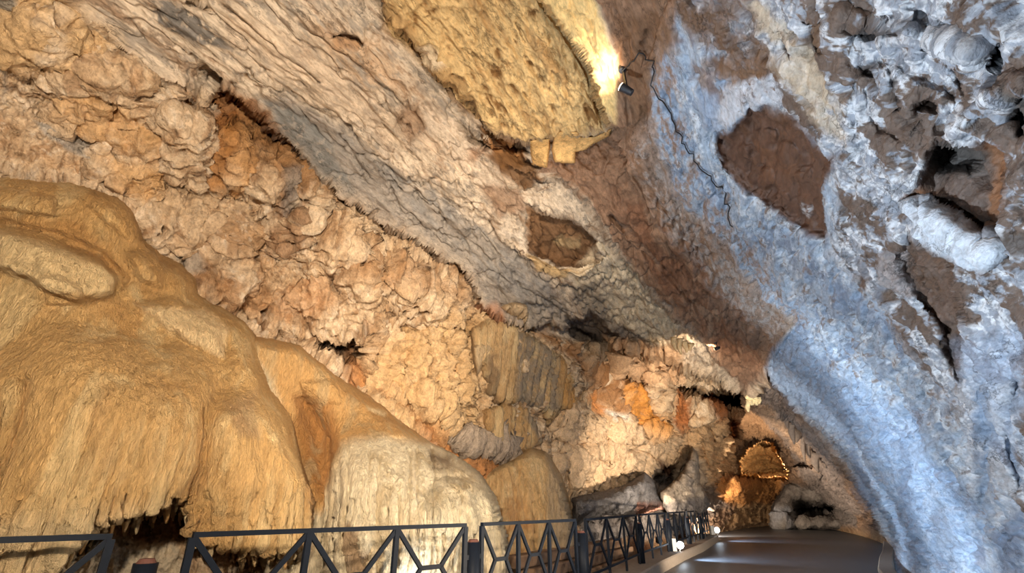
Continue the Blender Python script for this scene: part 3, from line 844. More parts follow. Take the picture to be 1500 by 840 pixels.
M_WALL = rock_material('crusty_limestone', (1, 1, .8), .85, .05, cracks=.15, lump=.25)
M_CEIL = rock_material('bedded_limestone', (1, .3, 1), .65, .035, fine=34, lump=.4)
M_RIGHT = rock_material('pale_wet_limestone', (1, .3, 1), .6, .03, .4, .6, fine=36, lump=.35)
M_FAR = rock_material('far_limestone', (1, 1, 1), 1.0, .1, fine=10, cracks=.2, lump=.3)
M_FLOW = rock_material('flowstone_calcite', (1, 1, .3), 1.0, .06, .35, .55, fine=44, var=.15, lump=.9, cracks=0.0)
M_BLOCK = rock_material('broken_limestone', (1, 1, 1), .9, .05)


def simple_mat(name, rgb, rough=.5, metal=0.0, noise=0.0, nscale=20, bump=0.0):
    m, nt, b = new_mat(name)
    L = nt.links.new
    c = lin(rgb)
    b.inputs['Roughness'].default_value = rough
    b.inputs['Metallic'].default_value = metal
    geo = N(nt, 'ShaderNodeNewGeometry')
    n = N(nt, 'ShaderNodeTexNoise', Scale=nscale, Detail=6.0, Roughness=.65)
    L(geo.outputs['Position'], n.inputs['Vector'])
    r = N(nt, 'ShaderNodeMapRange')
    r.inputs[1].default_value = .3; r.inputs[2].default_value = .7
    r.inputs[3].default_value = 1 - noise; r.inputs[4].default_value = 1 + noise
    L(n.outputs['Fac'], r.inputs[0])
    vm = N(nt, 'ShaderNodeVectorMath', operation='SCALE')
    vm.inputs[0].default_value = tuple(c)
    L(r.outputs[0], vm.inputs['Scale'])
    L(vm.outputs[0], b.inputs['Base Color'])
    if bump:
        bp = N(nt, 'ShaderNodeBump', Distance=.01, Strength=bump)
        L(n.outputs['Fac'], bp.inputs['Height']); L(bp.outputs[0], b.inputs['Normal'])
    return m


def emit_mat(name, rgb, strength):
    m, nt, b = new_mat(name)
    b.inputs['Base Color'].default_value = (*lin(rgb), 1)
    b.inputs['Emission Color'].default_value = (*lin(rgb), 1)
    b.inputs['Emission Strength'].default_value = strength
    return m


M_STEEL = simple_mat('painted_dark_steel', (18, 23, 32), .55, .0, .12, 30)
M_STEEL.node_tree.nodes['Principled BSDF'].inputs['Specular IOR Level'].default_value = .12
M_CAP = simple_mat('rusty_cap', (92, 56, 46), .7, 0, .2, 30)
M_ROAD = simple_mat('wet_asphalt', (62, 67, 76), .42, 0, .3, 55, .4)
M_KERB = simple_mat('concrete_kerb', (140, 126, 112), .8, 0, .18, 14, .3)
M_WALLBLOCK = simple_mat('brown_block', (134, 106, 82), .85, 0, .3, 6, .5)
M_BLACK = simple_mat('black_housing', (26, 30, 38), .45, 0, .1, 30)
M_GREYBOX = simple_mat('grey_housing', (150, 150, 150), .55, 0, .1, 30)
M_CABLE = simple_mat('cable_rubber', (34, 32, 34), .6, 0, .1, 30)
M_LENS = emit_mat('lit_lens', (225, 240, 255), 14.0)
M_LENSW = emit_mat('lit_lens_warm', (255, 220, 170), 14.0)


# ------------------------------------------------------------------ mesh helpers
def tag(o, label=None, cat=None, group=None, kind=None):
    if label: o['label'] = label
    if cat: o['category'] = cat
    if group: o['group'] = group
    if kind: o['kind'] = kind
    return o


def link(name, me, mat, parent=None):
    o = bpy.data.objects.new(name, me)
    COL.objects.link(o)
    if mat: me.materials.append(mat)
    if parent: o.parent = parent
    return o


def empty(name, loc=(0, 0, 0)):
    o = bpy.data.objects.new(name, None)
    o.location = loc
    COL.objects.link(o)
    return o


def grid_mesh(name, P, C, R, cells, mat, parent=None, smooth=True):
    """quads of a vertex grid where cells is True; faces turned to the open passage"""
    H_, W_ = P.shape[:2]
    ii, jj = np.nonzero(cells)
    a = ii * W_ + jj
    quads = np.stack([a, a + W_, a + W_ + 1, a + 1], 1)
    used, inv = np.unique(quads, return_inverse=True)
    quads = inv.reshape(quads.shape)
    v = P.reshape(-1, 3)[used]
    me = bpy.data.meshes.new(name)
    nf = len(quads)
    me.vertices.add(len(v)); me.vertices.foreach_set('co', v.astype(np.float32).ravel())
    me.loops.add(nf * 4); me.loops.foreach_set('vertex_index', quads.astype(np.int32).ravel())
    me.polygons.add(nf)
    me.polygons.foreach_set('loop_start', np.arange(0, nf * 4, 4, dtype=np.int32))
    if smooth:
        me.polygons.foreach_set('use_smooth', np.ones(nf, bool))
    me.update(calc_edges=True)
    ca = me.color_attributes.new('Col', 'FLOAT_COLOR', 'POINT')
    c = np.concatenate([C.reshape(-1, 3)[used], np.ones((len(used), 1))], 1)
    ca.data.foreach_set('color', c.astype(np.float32).ravel())
    ra = me.attributes.new('Rel', 'FLOAT', 'POINT')
    ra.data.foreach_set('value', R.reshape(-1)[used].astype(np.float32))
    return link(name, me, mat, parent)


# shell split into its surfaces
lab = np.zeros((GH - 1, GW - 1), int)
cz_ = (Z_CEIL + 0)[:-1, :-1]; rz_ = Z_RIGHT[:-1, :-1]; fz_ = Z_FAR[:-1, :-1]
lab[cz_ > .5] = 1
lab[rz_ > .5] = 2
lab[(fz_ > .5)] = 3
CC = C
for k, (nm, mt) in enumerate([('wall_left', M_WALL), ('ceiling', M_CEIL), ('wall_right', M_RIGHT), ('wall_back', M_FAR)]):
    o = grid_mesh(nm, PF, CC, ROUGH, lab == k, mt)
    tag(o, kind='structure')

# the rest of the passage round the camera (outside the picture), coarser
th = np.radians(np.arange(-180, 180.1, 1.5)); ph = np.radians(np.arange(2, 178.1, 1.5))
A_, B_ = np.meshgrid(th, ph)
s_ = np.cos(A_) * np.sin(B_); z_ = np.sin(A_) * np.sin(B_); y_ = np.cos(B_)
DD = np.stack([s_ * ch + y_ * sh, -s_ * sh + y_ * ch, z_], -1)
fwd = DD @ np.array([0, cp, sp_])
upc = DD @ np.array([0, -sp_, cp])
okf = fwd > .05
ppx = np.where(okf, CX + FPX * DD[..., 0] / np.maximum(fwd, .05), 1e6)
ppy = np.where(okf, CY - FPX * upc / np.maximum(fwd, .05), 1e6)
inside = (ppx > X0 + 12) & (ppx < X1 - 12) & (ppy > Y0 + 12) & (ppy < Y1 - 12)
rt = base_t(DD) * 1.004
RP = DD * rt[..., None] + np.array([0, 0, CAMZ])
RS = np.stack([RP[..., 0] * ch - RP[..., 1] * sh, RP[..., 0] * sh + RP[..., 1] * ch, RP[..., 2]], -1)
rh = fbm(RS * .55, 3) * .2 + fbm(RS * 1.7 + 5, 4, .55) * .15
rh *= (RS[..., 2] > .5)
near_b = np.where((ppx < 1e5), np.maximum(np.maximum(X0 - ppx, ppx - X1), np.maximum(Y0 - ppy, ppy - Y1)), 999)
RP = RP + DD * (np.clip(rh, -.3, .3) * sstep(0, 120, near_b))[..., None]
RC = np.zeros(RP.shape) + lin((190, 160, 126))
mr = sstep(-.6, .6, RS[..., 0])[..., None]
RC = RC * (1 - mr) + lin((176, 184, 196)) * mr
fl = (RS[..., 2] < .1)[..., None]
RC = np.where(fl, lin((120, 100, 80)), RC)
cells = ~(inside[:-1, :-1] & inside[1:, :-1] & inside[:-1, 1:] & inside[1:, 1:])
sh_o = grid_mesh('wall_front', RP, RC, np.ones(RP.shape[:2]), cells, M_WALL)
tag(sh_o, kind='structure')
# ------------------------------------------------------------------ floor: road, kerbs
EDGE_L = [(-8, -6.2), (-4, -5.6), (0, -4.75), (2, -4.2), (4, -3.72), (6, -3.3), (8.5, -3.15), (11.2, -3.25), (14, -3.45), (17, -3.57), (20.5, -3.62), (25, -3.86), (27, -4.0)]
EDGE_R = [(-8, 1.1), (8, 1.1), (16.3, 1.12), (20, 1.5), (23, 1.87), (29.4, 2.53), (36, 2.9), (40, 3.05), (50, 2.6)]


def edge_l(y): return float(np.interp(y, [a for a, b in EDGE_L], [b for a, b in EDGE_L]))
def edge_r(y): return float(np.interp(y, [a for a, b in EDGE_R], [b for a, b in EDGE_R]))


def from_bm(name, bm, mat, parent=None, smooth=False):
    bmesh.ops.recalc_face_normals(bm, faces=bm.faces)
    me = bpy.data.meshes.new(name)
    bm.to_mesh(me); bm.free()
    if smooth:
        for p in me.polygons: p.use_smooth = True
    return link(name, me, mat, parent)


bm = bmesh.new()
ys = np.arange(-8, 50.1, .5)
rows = []
for y in ys:
    l = edge_l(y) if y <= 27 else -4.0 - 4.5 * min(1, (y - 27) / 5.0)
    r = edge_r(y) + .05
    rows.append([bm.verts.new(T(l + (r - l) * k / 8, y, .03 * math.sin(math.pi * k / 8))) for k in range(9)])
for a, b in zip(rows[:-1], rows[1:]):
    for k in range(8):
        bm.faces.new((a[k], a[k + 1], b[k + 1], b[k]))
tag(from_bm('floor', bm, M_ROAD, smooth=True), kind='structure')


def strip(name, path, width, z0, z1, mat, bev=.03):
    """kerb stone run: path of (s, y) of its road edge, width to the left of travel"""
    bm = bmesh.new()
    rings = []
    n = len(path)
    for k in range(n):
        a = Vector(path[max(0, k - 1)]); b = Vector(path[min(n - 1, k + 1)])
        d = (b - a).normalized(); nrm = Vector((-d.y, d.x))
        p = Vector(path[k])
        prof = [(0, z0), (0, z1 - bev), (bev, z1), (width - bev, z1), (width, z1 - bev), (width, z0)]
        rings.append([bm.verts.new(T(p.x + nrm.x * w_, p.y + nrm.y * w_, z_)) for w_, z_ in prof])
    for a, b in zip(rings[:-1], rings[1:]):
        for k in range(5):
            bm.faces.new((a[k], a[k + 1], b[k + 1], b[k]))
    bm.faces.new(rings[0]); bm.faces.new(list(reversed(rings[-1])))
    return from_bm(name, bm, mat)


KP = [(edge_l(y), y) for y in np.arange(-8, 26.6, .5)]
KP += [(-4.0 - .9 * (1 - math.cos(a)), 26.8 + 1.0 * math.sin(a)) for a in np.linspace(.1, math.pi / 2, 8)]
k1 = strip('kerb', KP, .95, -.15, .25, M_KERB)
tag(k1, 'pale concrete kerb carrying the dark metal fence beside the road', 'kerb')
k2 = strip('kerb', [(edge_r(y), y) for y in np.arange(44, -8.1, -.6)], .34, -.15, .1, M_KERB)
tag(k2, 'narrow concrete kerb along the foot of the blue-lit wall', 'kerb')


# ------------------------------------------------------------------ calcite and rock bodies standing in front of the shell
SHT = np.linalg.norm(PF - np.array([0, 0, CAMZ]), axis=-1) / np.linalg.norm(DIR, axis=-1)


def body(name, poly, tf, rgb, width, relief, mat, label, cat, warp=5, domes=(), grooves=(), paints=(), rel=1.0, tuck=.25, group=None, rnd=2.0, parent=None):
    """a rounded body whose rim sinks into the rock behind; tf(px,py) is its distance where it stands clear"""
    sl, d = sdf(poly, 16, warp)
    x, y = PX[sl], PY[sl]
    t = tf(x, y) if callable(tf) else blur(SHT[sl], 40) + tf
    off = np.zeros_like(t)
    sub = lambda pts, wp: sdf_at(x + wp * W1[sl], y + wp * W2[sl], pts)
    for pts, h, wd in domes:
        dd = sub(pts, 5)
        k = np.clip((dd + 4) / (wd * 1.3), 0, 1)
        k = k * (2 - k)
        off -= h * k * k * (3 - 2 * k)
    for pts, h, wd in grooves:
        dd = seg_dist(x + 5 * W1[sl], y + 5 * W2[sl], pts, False)
        off += h * np.exp(-(dd / wd) ** 2)
    t = t + off
    k = np.clip(d / (width(x, y) if callable(width) else width), 0, 1)
    k = (1 - (1 - k) ** rnd) ** (1 / rnd)
    back = np.maximum(blur(SHT[sl], 3), t) + tuck
    t = back + (t - back) * k
    t = np.where(d < 0, t + .03 * (-d), t)
    p = DIR[sl] * t[..., None] + np.array([0, 0, CAMZ])
    n = grid_normals(np.stack([blur(p[..., q], 4) for q in range(3)], -1))
    pt = np.stack([p[..., 0] * ch - p[..., 1] * sh, p[..., 0] * sh + p[..., 1] * ch, p[..., 2]], -1)
    h = relief(pt, x, y) * sstep(-4, 10, d)
    p = p + n * h[..., None]
    c = np.zeros(p.shape) + lin(rgb)
    for item in paints:
        pts, col, fe, al = item[:4]
        if pts is None:
            mk = item[4](pt) * al
        else:
            mk = sstep(-fe, fe, sub(pts, 8)) * al
            if len(item) > 4: mk = mk * item[4](pt)
        c = c * (1 - mk[..., None]) + lin(col) * mk[..., None]
    cells = (d[:-1, :-1] > -9) & (d[1:, 1:] > -9)
    o = grid_mesh(name, p, c, np.full(t.shape, rel), cells, mat, parent)
    if label: tag(o, label, cat, group)
    return o, sl, p


def sdf_at(x, y, pts):
    d = seg_dist(x, y, pts, True)
    p = np.array(pts, float)
    ins = np.zeros(x.shape, bool)
    for k in range(len(p)):
        a = p[k]; b = p[(k + 1) % len(p)]
        c = ((a[1] > y) != (b[1] > y))
        if a[1] != b[1]:
            ins ^= c & (x < (b[0] - a[0]) * (y - a[1]) / (b[1] - a[1]) + a[0])
    return np.where(ins, d, -d)


V = np.array
_fr = random.Random(21)


def flutes(x0, x1, gap, y_top, y_bot, depth, width, slant=0.0, cx=None):
    out = []
    x = x0
    while x < x1:
        k = slant * (1 - min(1, max(0, x) / (cx or 1e9))) if cx else slant
        a = y_top + _fr.uniform(-1, 1) * (y_bot - y_top) * .28
        b = y_bot
        out.append(([(x + k * (b - a) * .35, a), (x, (a + b) / 2), (x - k * (b - a) * .6, b)], depth * _fr.uniform(.4, 1.2), width * _fr.uniform(.7, 1.3)))
        x += gap * _fr.uniform(.5, 1.6)
    return out




def flow_relief(a_flute=.03, z0=1.2, z1=3.2):
    def f(pt, x, y):
        fl = fbm(pt * V([5.2, 5.2, .25]) + 7, 4, .6, ridged=True)
        lo = sstep(z1, z0, pt[..., 2])
        rp = fbm(pt * V([13, 13, 3.2]) + 3, 3, .65)
        q = np.stack([pt[..., 0] + pt[..., 1], pt[..., 2] * .12, 0 * x + 8.3], -1)
        ph = (pt[..., 1] * .9 + pt[..., 0] * .4) * 24.0 + 6.0 * fbm(q * 1.6, 3, .6)
        rib = np.abs(np.sin(ph)) ** .7 - .6
        return (rib * .09 * lo * lo + fl * a_flute * (.35 + 1.2 * lo) + rp * .028 + fbm(pt * V([1.2, 1.2, .7]) + 11, 3) * .08
                + fbm(pt * V([20, 20, 7]) + 33, 2, .6) * .008)
    return f


def rock_relief(a=.1, f=1.6):
    def g(pt, x, y):
        return (fbm(pt * f + 5, 4, .55) + .7 * fbm(pt * f * 1.3 + 9, 4, .55, ridged=True) + .35 * fbm(pt * f * 4 + 2, 3, .6)) * a
    return g


nz = lambda f, sc, lo, hi: (lambda pt: sstep(lo, hi, fbm(pt * V(f) * sc + 13, 4, .6)))

main_poly = [(-220, 244), (0, 250), (60, 258), (130, 272), (175, 285), (198, 312), (214, 350), (240, 375), (265, 385), (286, 405), (290, 428), (322, 446), (356, 470), (376, 492),
             (384, 530), (398, 568), (414, 592), (434, 625), (446, 680), (460, 742), (455, 785), (438, 808), (402, 818), (368, 812), (330, 806), (296, 795), (280, 780), (272, 745), (262, 738), (232, 752), (192, 766),
             (150, 772), (132, 790), (105, 812), (84, 832), (60, 850), (40, 870), (-220, 900)]
# ragged lower rim of hanging folds
_rz = random.Random(9)
_rim = main_poly[main_poly.index((460, 742)):]
_zig = []
for (xa, ya), (xb, yb) in zip(_rim[:-1], _rim[1:]):
    n_ = max(1, int(math.hypot(xb - xa, yb - ya) / 9))
    for q_ in range(n_):
        f_ = q_ / n_; x_ = xa + (xb - xa) * f_; y_ = ya + (yb - ya) * f_
        sl_ = .45 * (1 - min(1, max(0, x_) / 380.0))
        up_ = _rz.uniform(0, 9); dn_ = _rz.choice([4, 8, 12, 18, 26, 34]) * _rz.uniform(.8, 1.2)
        _zig += [(x_ + sl_ * up_, y_ - up_), (x_ - 4.5 - sl_ * dn_, y_ + dn_)]
main_poly = main_poly[:main_poly.index((460, 742))] + _zig + [(-220, 900)]
main_t = tps([(0, 260, 5.9), (-200, 260, 5.6), (150, 290, 6.3), (280, 420, 6.9), (350, 480, 7.0), (0, 400, 5.2), (100, 500, 5.2), (200, 600, 5.2), (330, 620, 5.7), (250, 730, 5.2), (100, 780, 4.6), (0, 840, 4.3),
              (-200, 840, 3.9), (-200, 500, 4.8), (440, 700, 6.3), (420, 800, 6.0), (330, 800, 5.5), (0, 640, 4.7), (420, 600, 6.6)])
mound, m_sl, m_p = body('flowstone_mound', main_poly, main_t, (208, 166, 108), lambda x, y: 34 - 26 * sstep(640, 720, y), flow_relief(.06, 1.0, 2.5), M_FLOW,
     'huge tan flowstone mound with fluted hanging skirts behind the fence', 'flowstone', domes=[
     ([(-10, 336), (40, 345), (100, 365), (150, 385), (172, 408), (165, 432), (120, 442), (60, 425), (-10, 395)], .28, 18),
     ([(195, 446), (250, 436), (300, 455), (332, 482), (326, 526), (290, 512), (240, 482)], .22, 22),
     ([(-10, 280), (40, 284), (76, 294), (76, 314), (20, 305), (-10, 305)], .15, 8),
     ([(182, 372), (225, 368), (240, 392), (236, 424), (206, 412)], .18, 16),
     ([(60, 410), (85, 405), (115, 425), (120, 445), (70, 445)], .10, 10),
     ([(-60, 520), (100, 470), (260, 500), (335, 540), (330, 640), (310, 760), (330, 1100), (-60, 1100)], .4, 110),
     ([(306, 590), (350, 562), (410, 590), (446, 640), (470, 740), (480, 1000), (280, 1000), (292, 680)], .3, 50),
     ([(110, 275), (170, 285), (200, 330), (215, 370), (180, 350), (140, 310)], .12, 16)],
     grooves=[([(328, 505), (312, 600), (302, 690), (275, 745)], .10, 14), ([(40, 560), (32, 620), (5, 690)], .15, 10), ([(0, 325), (80, 345), (150, 375), (180, 410)], .12, 8),
              ([(345, 560), (380, 640), (385, 700)], .06, 10), ([(430, 600), (448, 680), (462, 760)], .12, 10)] + flutes(-20, 455, 9, 750, 860, .06, 2.6, .45, 380),
     paints=[(None, (186, 138, 80), 0, .55, nz([1, 1, .4], 1.1, -.1, .4)), (None, (232, 204, 152), 0, .55, nz([1.5, 1.5, .2], 2.0, 0, .35)),
             ([(-10, 336), (100, 365), (172, 408), (160, 435), (60, 425), (-10, 395)], (230, 200, 150), 6, .8),
             ([(195, 446), (300, 455), (332, 482), (326, 526), (240, 482)], (240, 208, 158), 5, .85),
             ([(0, 310), (120, 330), (220, 430), (180, 410), (80, 350), (0, 330)], (176, 128, 72), 10, .7),
             ([(100, 250), (200, 320), (290, 420), (220, 440), (170, 340)], (190, 144, 86), 14, .6),
             ([(120, 560), (260, 560), (250, 680), (140, 700)], (190, 150, 100), 24, .5, nz([3, 3, .5], 2, -.1, .3)),
             ([(-220, 740), (60, 760), (250, 740), (290, 800), (60, 900), (-220, 900)], (226, 200, 158), 30, .6),
             ([(330, 590), (372, 575), (385, 640), (350, 640)], (168, 136, 100), 10, .6),
             ([(430, 600), (460, 700), (462, 780), (445, 760), (440, 660)], (176, 128, 74), 6, .7)])

lobe_poly = [(306, 462), (330, 452), (356, 470), (376, 492), (410, 500), (440, 505), (480, 540), (520, 565), (570, 600), (620, 640), (662, 662), (700, 690), (728, 728), (742, 780), (748, 830), (752, 880), (390, 880), (370, 720), (335, 570)]
lobe_t = tps([(330, 480, 7.5), (500, 570, 8.5), (600, 622, 9.0), (660, 665, 9.0), (700, 700, 8.7), (740, 780, 8.6), (560, 650, 7.9), (500, 700, 7.2), (600, 720, 7.2), (650, 760, 7.3), (470, 760, 7.1), (600, 840, 6.8),
              (460, 650, 8.0), (745, 850, 8.4), (450, 850, 6.8), (420, 560, 8.0)])
body('flowstone_lobe', lobe_poly, lobe_t, (232, 214, 180), 18, flow_relief(.05, 1.0, 2.6), M_FLOW,
     'cream flowstone lobe with fluted front right of the huge tan mound', 'flowstone', domes=[
     ([(480, 640), (540, 615), (600, 640), (630, 680), (650, 760), (660, 1000), (470, 1000), (466, 720)], .3, 60),
     ([(605, 650), (640, 660), (650, 700), (620, 710)], .15, 14), ([(640, 700), (690, 710), (710, 780), (660, 800), (620, 750)], .2, 26),
     ([(540, 610), (580, 618), (600, 640), (560, 640)], .1, 10), ([(440, 560), (490, 560), (500, 590), (450, 590)], .1, 12)],
     grooves=[([(445, 590), (470, 640), (480, 740), (470, 800)], .3, 14), ([(630, 660), (640, 700), (690, 700)], .12, 7)] + flutes(475, 640, 8, 690, 880, .13, 2.6) + flutes(645, 745, 14, 760, 880, .07, 3),
     paints=[([(310, 450), (440, 500), (600, 610), (640, 650), (560, 640), (500, 650), (470, 745), (440, 760), (400, 560)], (214, 166, 104), 10, .95),
             ([(425, 580), (485, 590), (500, 650), (480, 700), (465, 745), (445, 700)], (176, 122, 66), 9, .8),  # brown valley beside the mound, its shadow painted in
             ([(480, 560), (600, 610), (640, 650), (560, 625)], (178, 128, 72), 8, .6),
             ([(536, 597), (566, 605), (562, 611), (538, 604)], (232, 206, 160), 3, .8),
             ([(630, 660), (662, 670), (668, 692), (632, 688)], (112, 88, 66), 5, .9), ([(612, 665), (700, 690), (720, 730), (650, 712)], (180, 160, 130), 8, .7),
             ([(640, 690), (720, 720), (740, 800), (660, 790), (620, 740)], (206, 190, 158), 10, .8, nz([1, 1, 1], 3, -.2, .2)),
             ([(505, 770), (520, 760), (545, 830), (540, 870), (515, 870)], (140, 98, 58), 5, .7), (None, (196, 170, 128), 0, .6, nz([2, 2, .3], 1.6, 0, .35))])

body('flowstone_dome', [(698, 700), (722, 684), (748, 672), (775, 655), (800, 662), (820, 690), (835, 732), (845, 790), (848, 880), (715, 880), (738, 800), (722, 742)],
     tps([(770, 668, 12.2), (740, 700, 11.6), (820, 720, 12.0), (780, 760, 11.2), (780, 860, 10.8), (730, 850, 10.6), (840, 850, 11.2), (710, 705, 11.6)]), (222, 182, 128), 14,
     flow_relief(.05, 1.5, 3.5), M_FLOW, 'rounded tan flowstone dome standing left of the dark boulder', 'flowstone', grooves=flutes(730, 845, 10, 720, 880, .12, 2.6),
     paints=[(None, (228, 198, 150), 0, .7, nz([2, 2, .2], 1.5, -.1, .3)), ([(800, 660), (850, 790), (850, 880), (815, 880), (800, 760)], (176, 158, 134), 8, .7),
             ([(700, 690), (750, 700), (780, 760), (760, 840), (720, 760)], (190, 138, 86), 8, .7, nz([1, 1, 1], 2.5, -.2, .2))])

curtain_poly = [(690, 482), (712, 464), (745, 468), (780, 490), (815, 514), (846, 545), (854, 582), (848, 606), (824, 602), (802, 628), (790, 602), (770, 594), (745, 594), (724, 592), (712, 576), (704, 542), (690, 512)]


def curtain_relief(pt, x, y):
    """hanging folds: rounded ribs running straight down"""
    q = np.stack([pt[..., 0] * .9 + pt[..., 1] * .9, pt[..., 2] * .10, 0 * x + 3.3], -1)
    ph = (pt[..., 1] * .9 + pt[..., 0] * .5) * 10.0 + 4.5 * fbm(q * 1.3, 3, .6)
    rib = np.abs(np.sin(ph)) ** .7
    rib2 = np.abs(np.sin(ph * 2.7 + 1.0)) ** .7
    return (rib - .6) * .22 + (rib2 - .6) * .07 + fbm(pt * V([1, 1, .3]), 2) * .12


body('flowstone_curtain', curtain_poly, -.75, (206, 168, 120), 14, curtain_relief, M_FLOW,
     'striped flowstone curtain of grey, cream and orange folds high on the wall', 'flowstone', warp=4,
     paints=[(None, (232, 204, 156), 0, .7, nz([3, 3, .1], 1.4, -.1, .25)), ([(756, 485), (800, 505), (818, 530), (818, 600), (756, 592)], (150, 138, 124), 4, .85, nz([4, 4, .1], 1.5, -.35, .1)),
             ([(818, 528), (846, 545), (852, 590), (845, 606), (820, 590)], (216, 156, 82), 8, .8, nz([4, 4, .1], 1.2, -.4, .1)), ([(712, 520), (726, 520), (730, 590), (712, 575)], (120, 98, 76), 4, .7)])
body('flowstone_column', [(704, 602), (738, 590), (770, 594), (788, 618), (797, 650), (778, 660), (745, 672), (722, 652), (712, 628)], -.7, (206, 164, 112), 12, curtain_relief, M_FLOW,
     'stubby tan flowstone column beneath the striped curtain', 'flowstone', warp=4, paints=[(None, (230, 200, 150), 0, .7, nz([3, 3, .15], 1.5, -.1, .25)), ([(770, 596), (797, 650), (785, 650), (765, 610)], (160, 146, 128), 4, .8)])
body('flowstone_stub', [(733, 449), (748, 443), (766, 444), (773, 452), (776, 480), (764, 478), (752, 466), (738, 458)], -.6, (214, 184, 146), 8, curtain_relief, M_FLOW,
     'small cream drapery stub clinging under the grey ceiling edge', 'flowstone', warp=2)
body('flowstone_hook', [(689, 508), (700, 498), (722, 502), (729, 514), (713, 524), (706, 542), (699, 556), (692, 532)], -.85, (206, 176, 136), 8, flow_relief(.02), M_FLOW,
     'heart-shaped calcite bulge at the left edge of the striped curtain', 'flowstone', warp=2)

# rock bodies
body('rock_shelf', [(775, 205), (806, 202), (806, 216), (802, 247), (778, 241), (777, 226)], -.30, (226, 180, 116), 4, rock_relief(.03, 2.5), M_BLOCK,
     'golden broken ledge of rock, smaller one left of the gap', 'rock ledge', warp=3, rel=.7, rnd=3)
body('rock_shelf', [(811, 201), (820, 193), (846, 193), (852, 200), (872, 198), (899, 186), (894, 198), (872, 209), (859, 219), (844, 223), (842, 239), (812, 238), (808, 220)], -.34, (230, 184, 120), 4,
     rock_relief(.03, 2.5), M_BLOCK, 'larger golden broken ledge with a pointed right tip under the ceiling lamp', 'rock ledge', warp=3, rel=.7, rnd=3)
body('boulder', [(838, 730), (872, 722), (906, 714), (944, 692), (958, 704), (966, 726), (978, 748), (930, 756), (882, 754), (852, 766), (838, 774)], tps([(840, 740, 13.6), (900, 730, 14.6), (960, 720, 17), (975, 750, 18), (890, 756, 14.6), (840, 775, 13.4)]),
     (128, 124, 124), 16, rock_relief(.2, 1.0), M_BLOCK, 'dark grey boulder wedged under the cream overhang above the fence', 'boulder', paints=[(None, (96, 90, 88), 0, .7, nz([1, 1, 1], 1.2, -.1, .3)), ([(930, 735), (978, 740), (978, 760), (935, 760)], (140, 84, 60), 6, .7)])
body('boulder', [(964, 724), (988, 706), (1000, 690), (1012, 655), (1022, 664), (1028, 708), (1042, 736), (1034, 752), (1000, 758), (982, 754), (970, 742)], tps([(965, 725, 18.5), (1012, 660, 21), (1040, 740, 21.5), (990, 755, 18.5), (1005, 720, 19.5)]),
     (176, 160, 142), 9, rock_relief(.25, 1.0), M_BLOCK, 'pale jagged boulder right of the dark grey one at the end of the fence', 'boulder', paints=[(None, (116, 108, 104), 0, .7, nz([1, 1, 1], 1.2, -.1, .3)), ([(970, 738), (1045, 725), (1045, 760), (970, 760)], (92, 88, 90), 6, .8)])
body('boulder', [(1126, 778), (1131, 742), (1148, 716), (1178, 702), (1206, 704), (1232, 724), (1252, 745), (1264, 778)], tps([(1130, 770, 33), (1180, 705, 33), (1260, 770, 30), (1190, 770, 32), (1240, 730, 31)]),
     (126, 116, 108), 10, rock_relief(.5, .5), M_FAR, 'dark rock mass with a black hollow at the far end of the road', 'boulder',
     grooves=[([(1172, 743), (1195, 746), (1220, 745)], 12.0, 9), ([(1150, 752), (1165, 762)], 1.2, 6)], paints=[(None, (90, 80, 74), 0, .8, nz([1, 1, 1], .5, -.1, .3)), ([(1130, 745), (1165, 735), (1165, 772), (1130, 772)], (150, 152, 160), 5, .6, nz([1, 1, 1], .8, -.1, .2))])


# ------------------------------------------------------------------ hanging draperies and stalactites
def plain_attr(me, rgb, rel=.6):
    n = len(me.vertices)
    ca = me.color_attributes.new('Col', 'FLOAT_COLOR', 'POINT')
    c = np.tile(np.append(lin(rgb), 1.0), (n, 1)) * np.concatenate([np.repeat((.85 + .3 * RNG.rand(n))[:, None], 3, 1), np.ones((n, 1))], 1)
    ca.data.foreach_set('color', c.astype(np.float32).ravel())
    ra = me.attributes.new('Rel', 'FLOAT', 'POINT')
    ra.data.foreach_set('value', np.full(n, rel, np.float32))


def dripstone(name, top, tip, r0, rgb, mat, parent=None, flat=.7, seed=0, nseg=9, nr=8):
    """tapering hanging calcite form from top to tip"""
    rr = random.Random(seed)
    top = Vector(top); tip = Vector(tip)
    ax = (tip - top)
    u = ax.cross(Vector((0.3, 1, 0))).normalized(); v = ax.cross(u).normalized()
    bm = bmesh.new()
    rings = []
    ph = rr.random() * 6
    for k in range(nseg + 1):
        f = k / nseg
        r = r0 * (1 - f * .96) ** .5 * (1 + .12 * math.sin(f * 9 + ph)) + .006
        c = top + ax * f + u * r0 * .25 * math.sin(f * 5 + ph)
        rings.append([bm.verts.new(c + (u * math.cos(a) + v * math.sin(a) * flat) * r * (1 + .18 * math.cos(3 * a + ph))) for a in [2 * math.pi * q / nr for q in range(nr)]])
    for a, b in zip(rings[:-1], rings[1:]):
        for q in range(nr):
            bm.faces.new((a[q], a[(q + 1) % nr], b[(q + 1) % nr], b[q]))
    bm.faces.new(rings[0]); bm.faces.new(list(reversed(rings[-1])))
    o = from_bm(name, bm, mat, parent, smooth=True)
    plain_attr(o.data, rgb)
    return o


def mound_t(x, y):
    return float(main_t(np.array([float(x)]), np.array([float(y)]))[0])


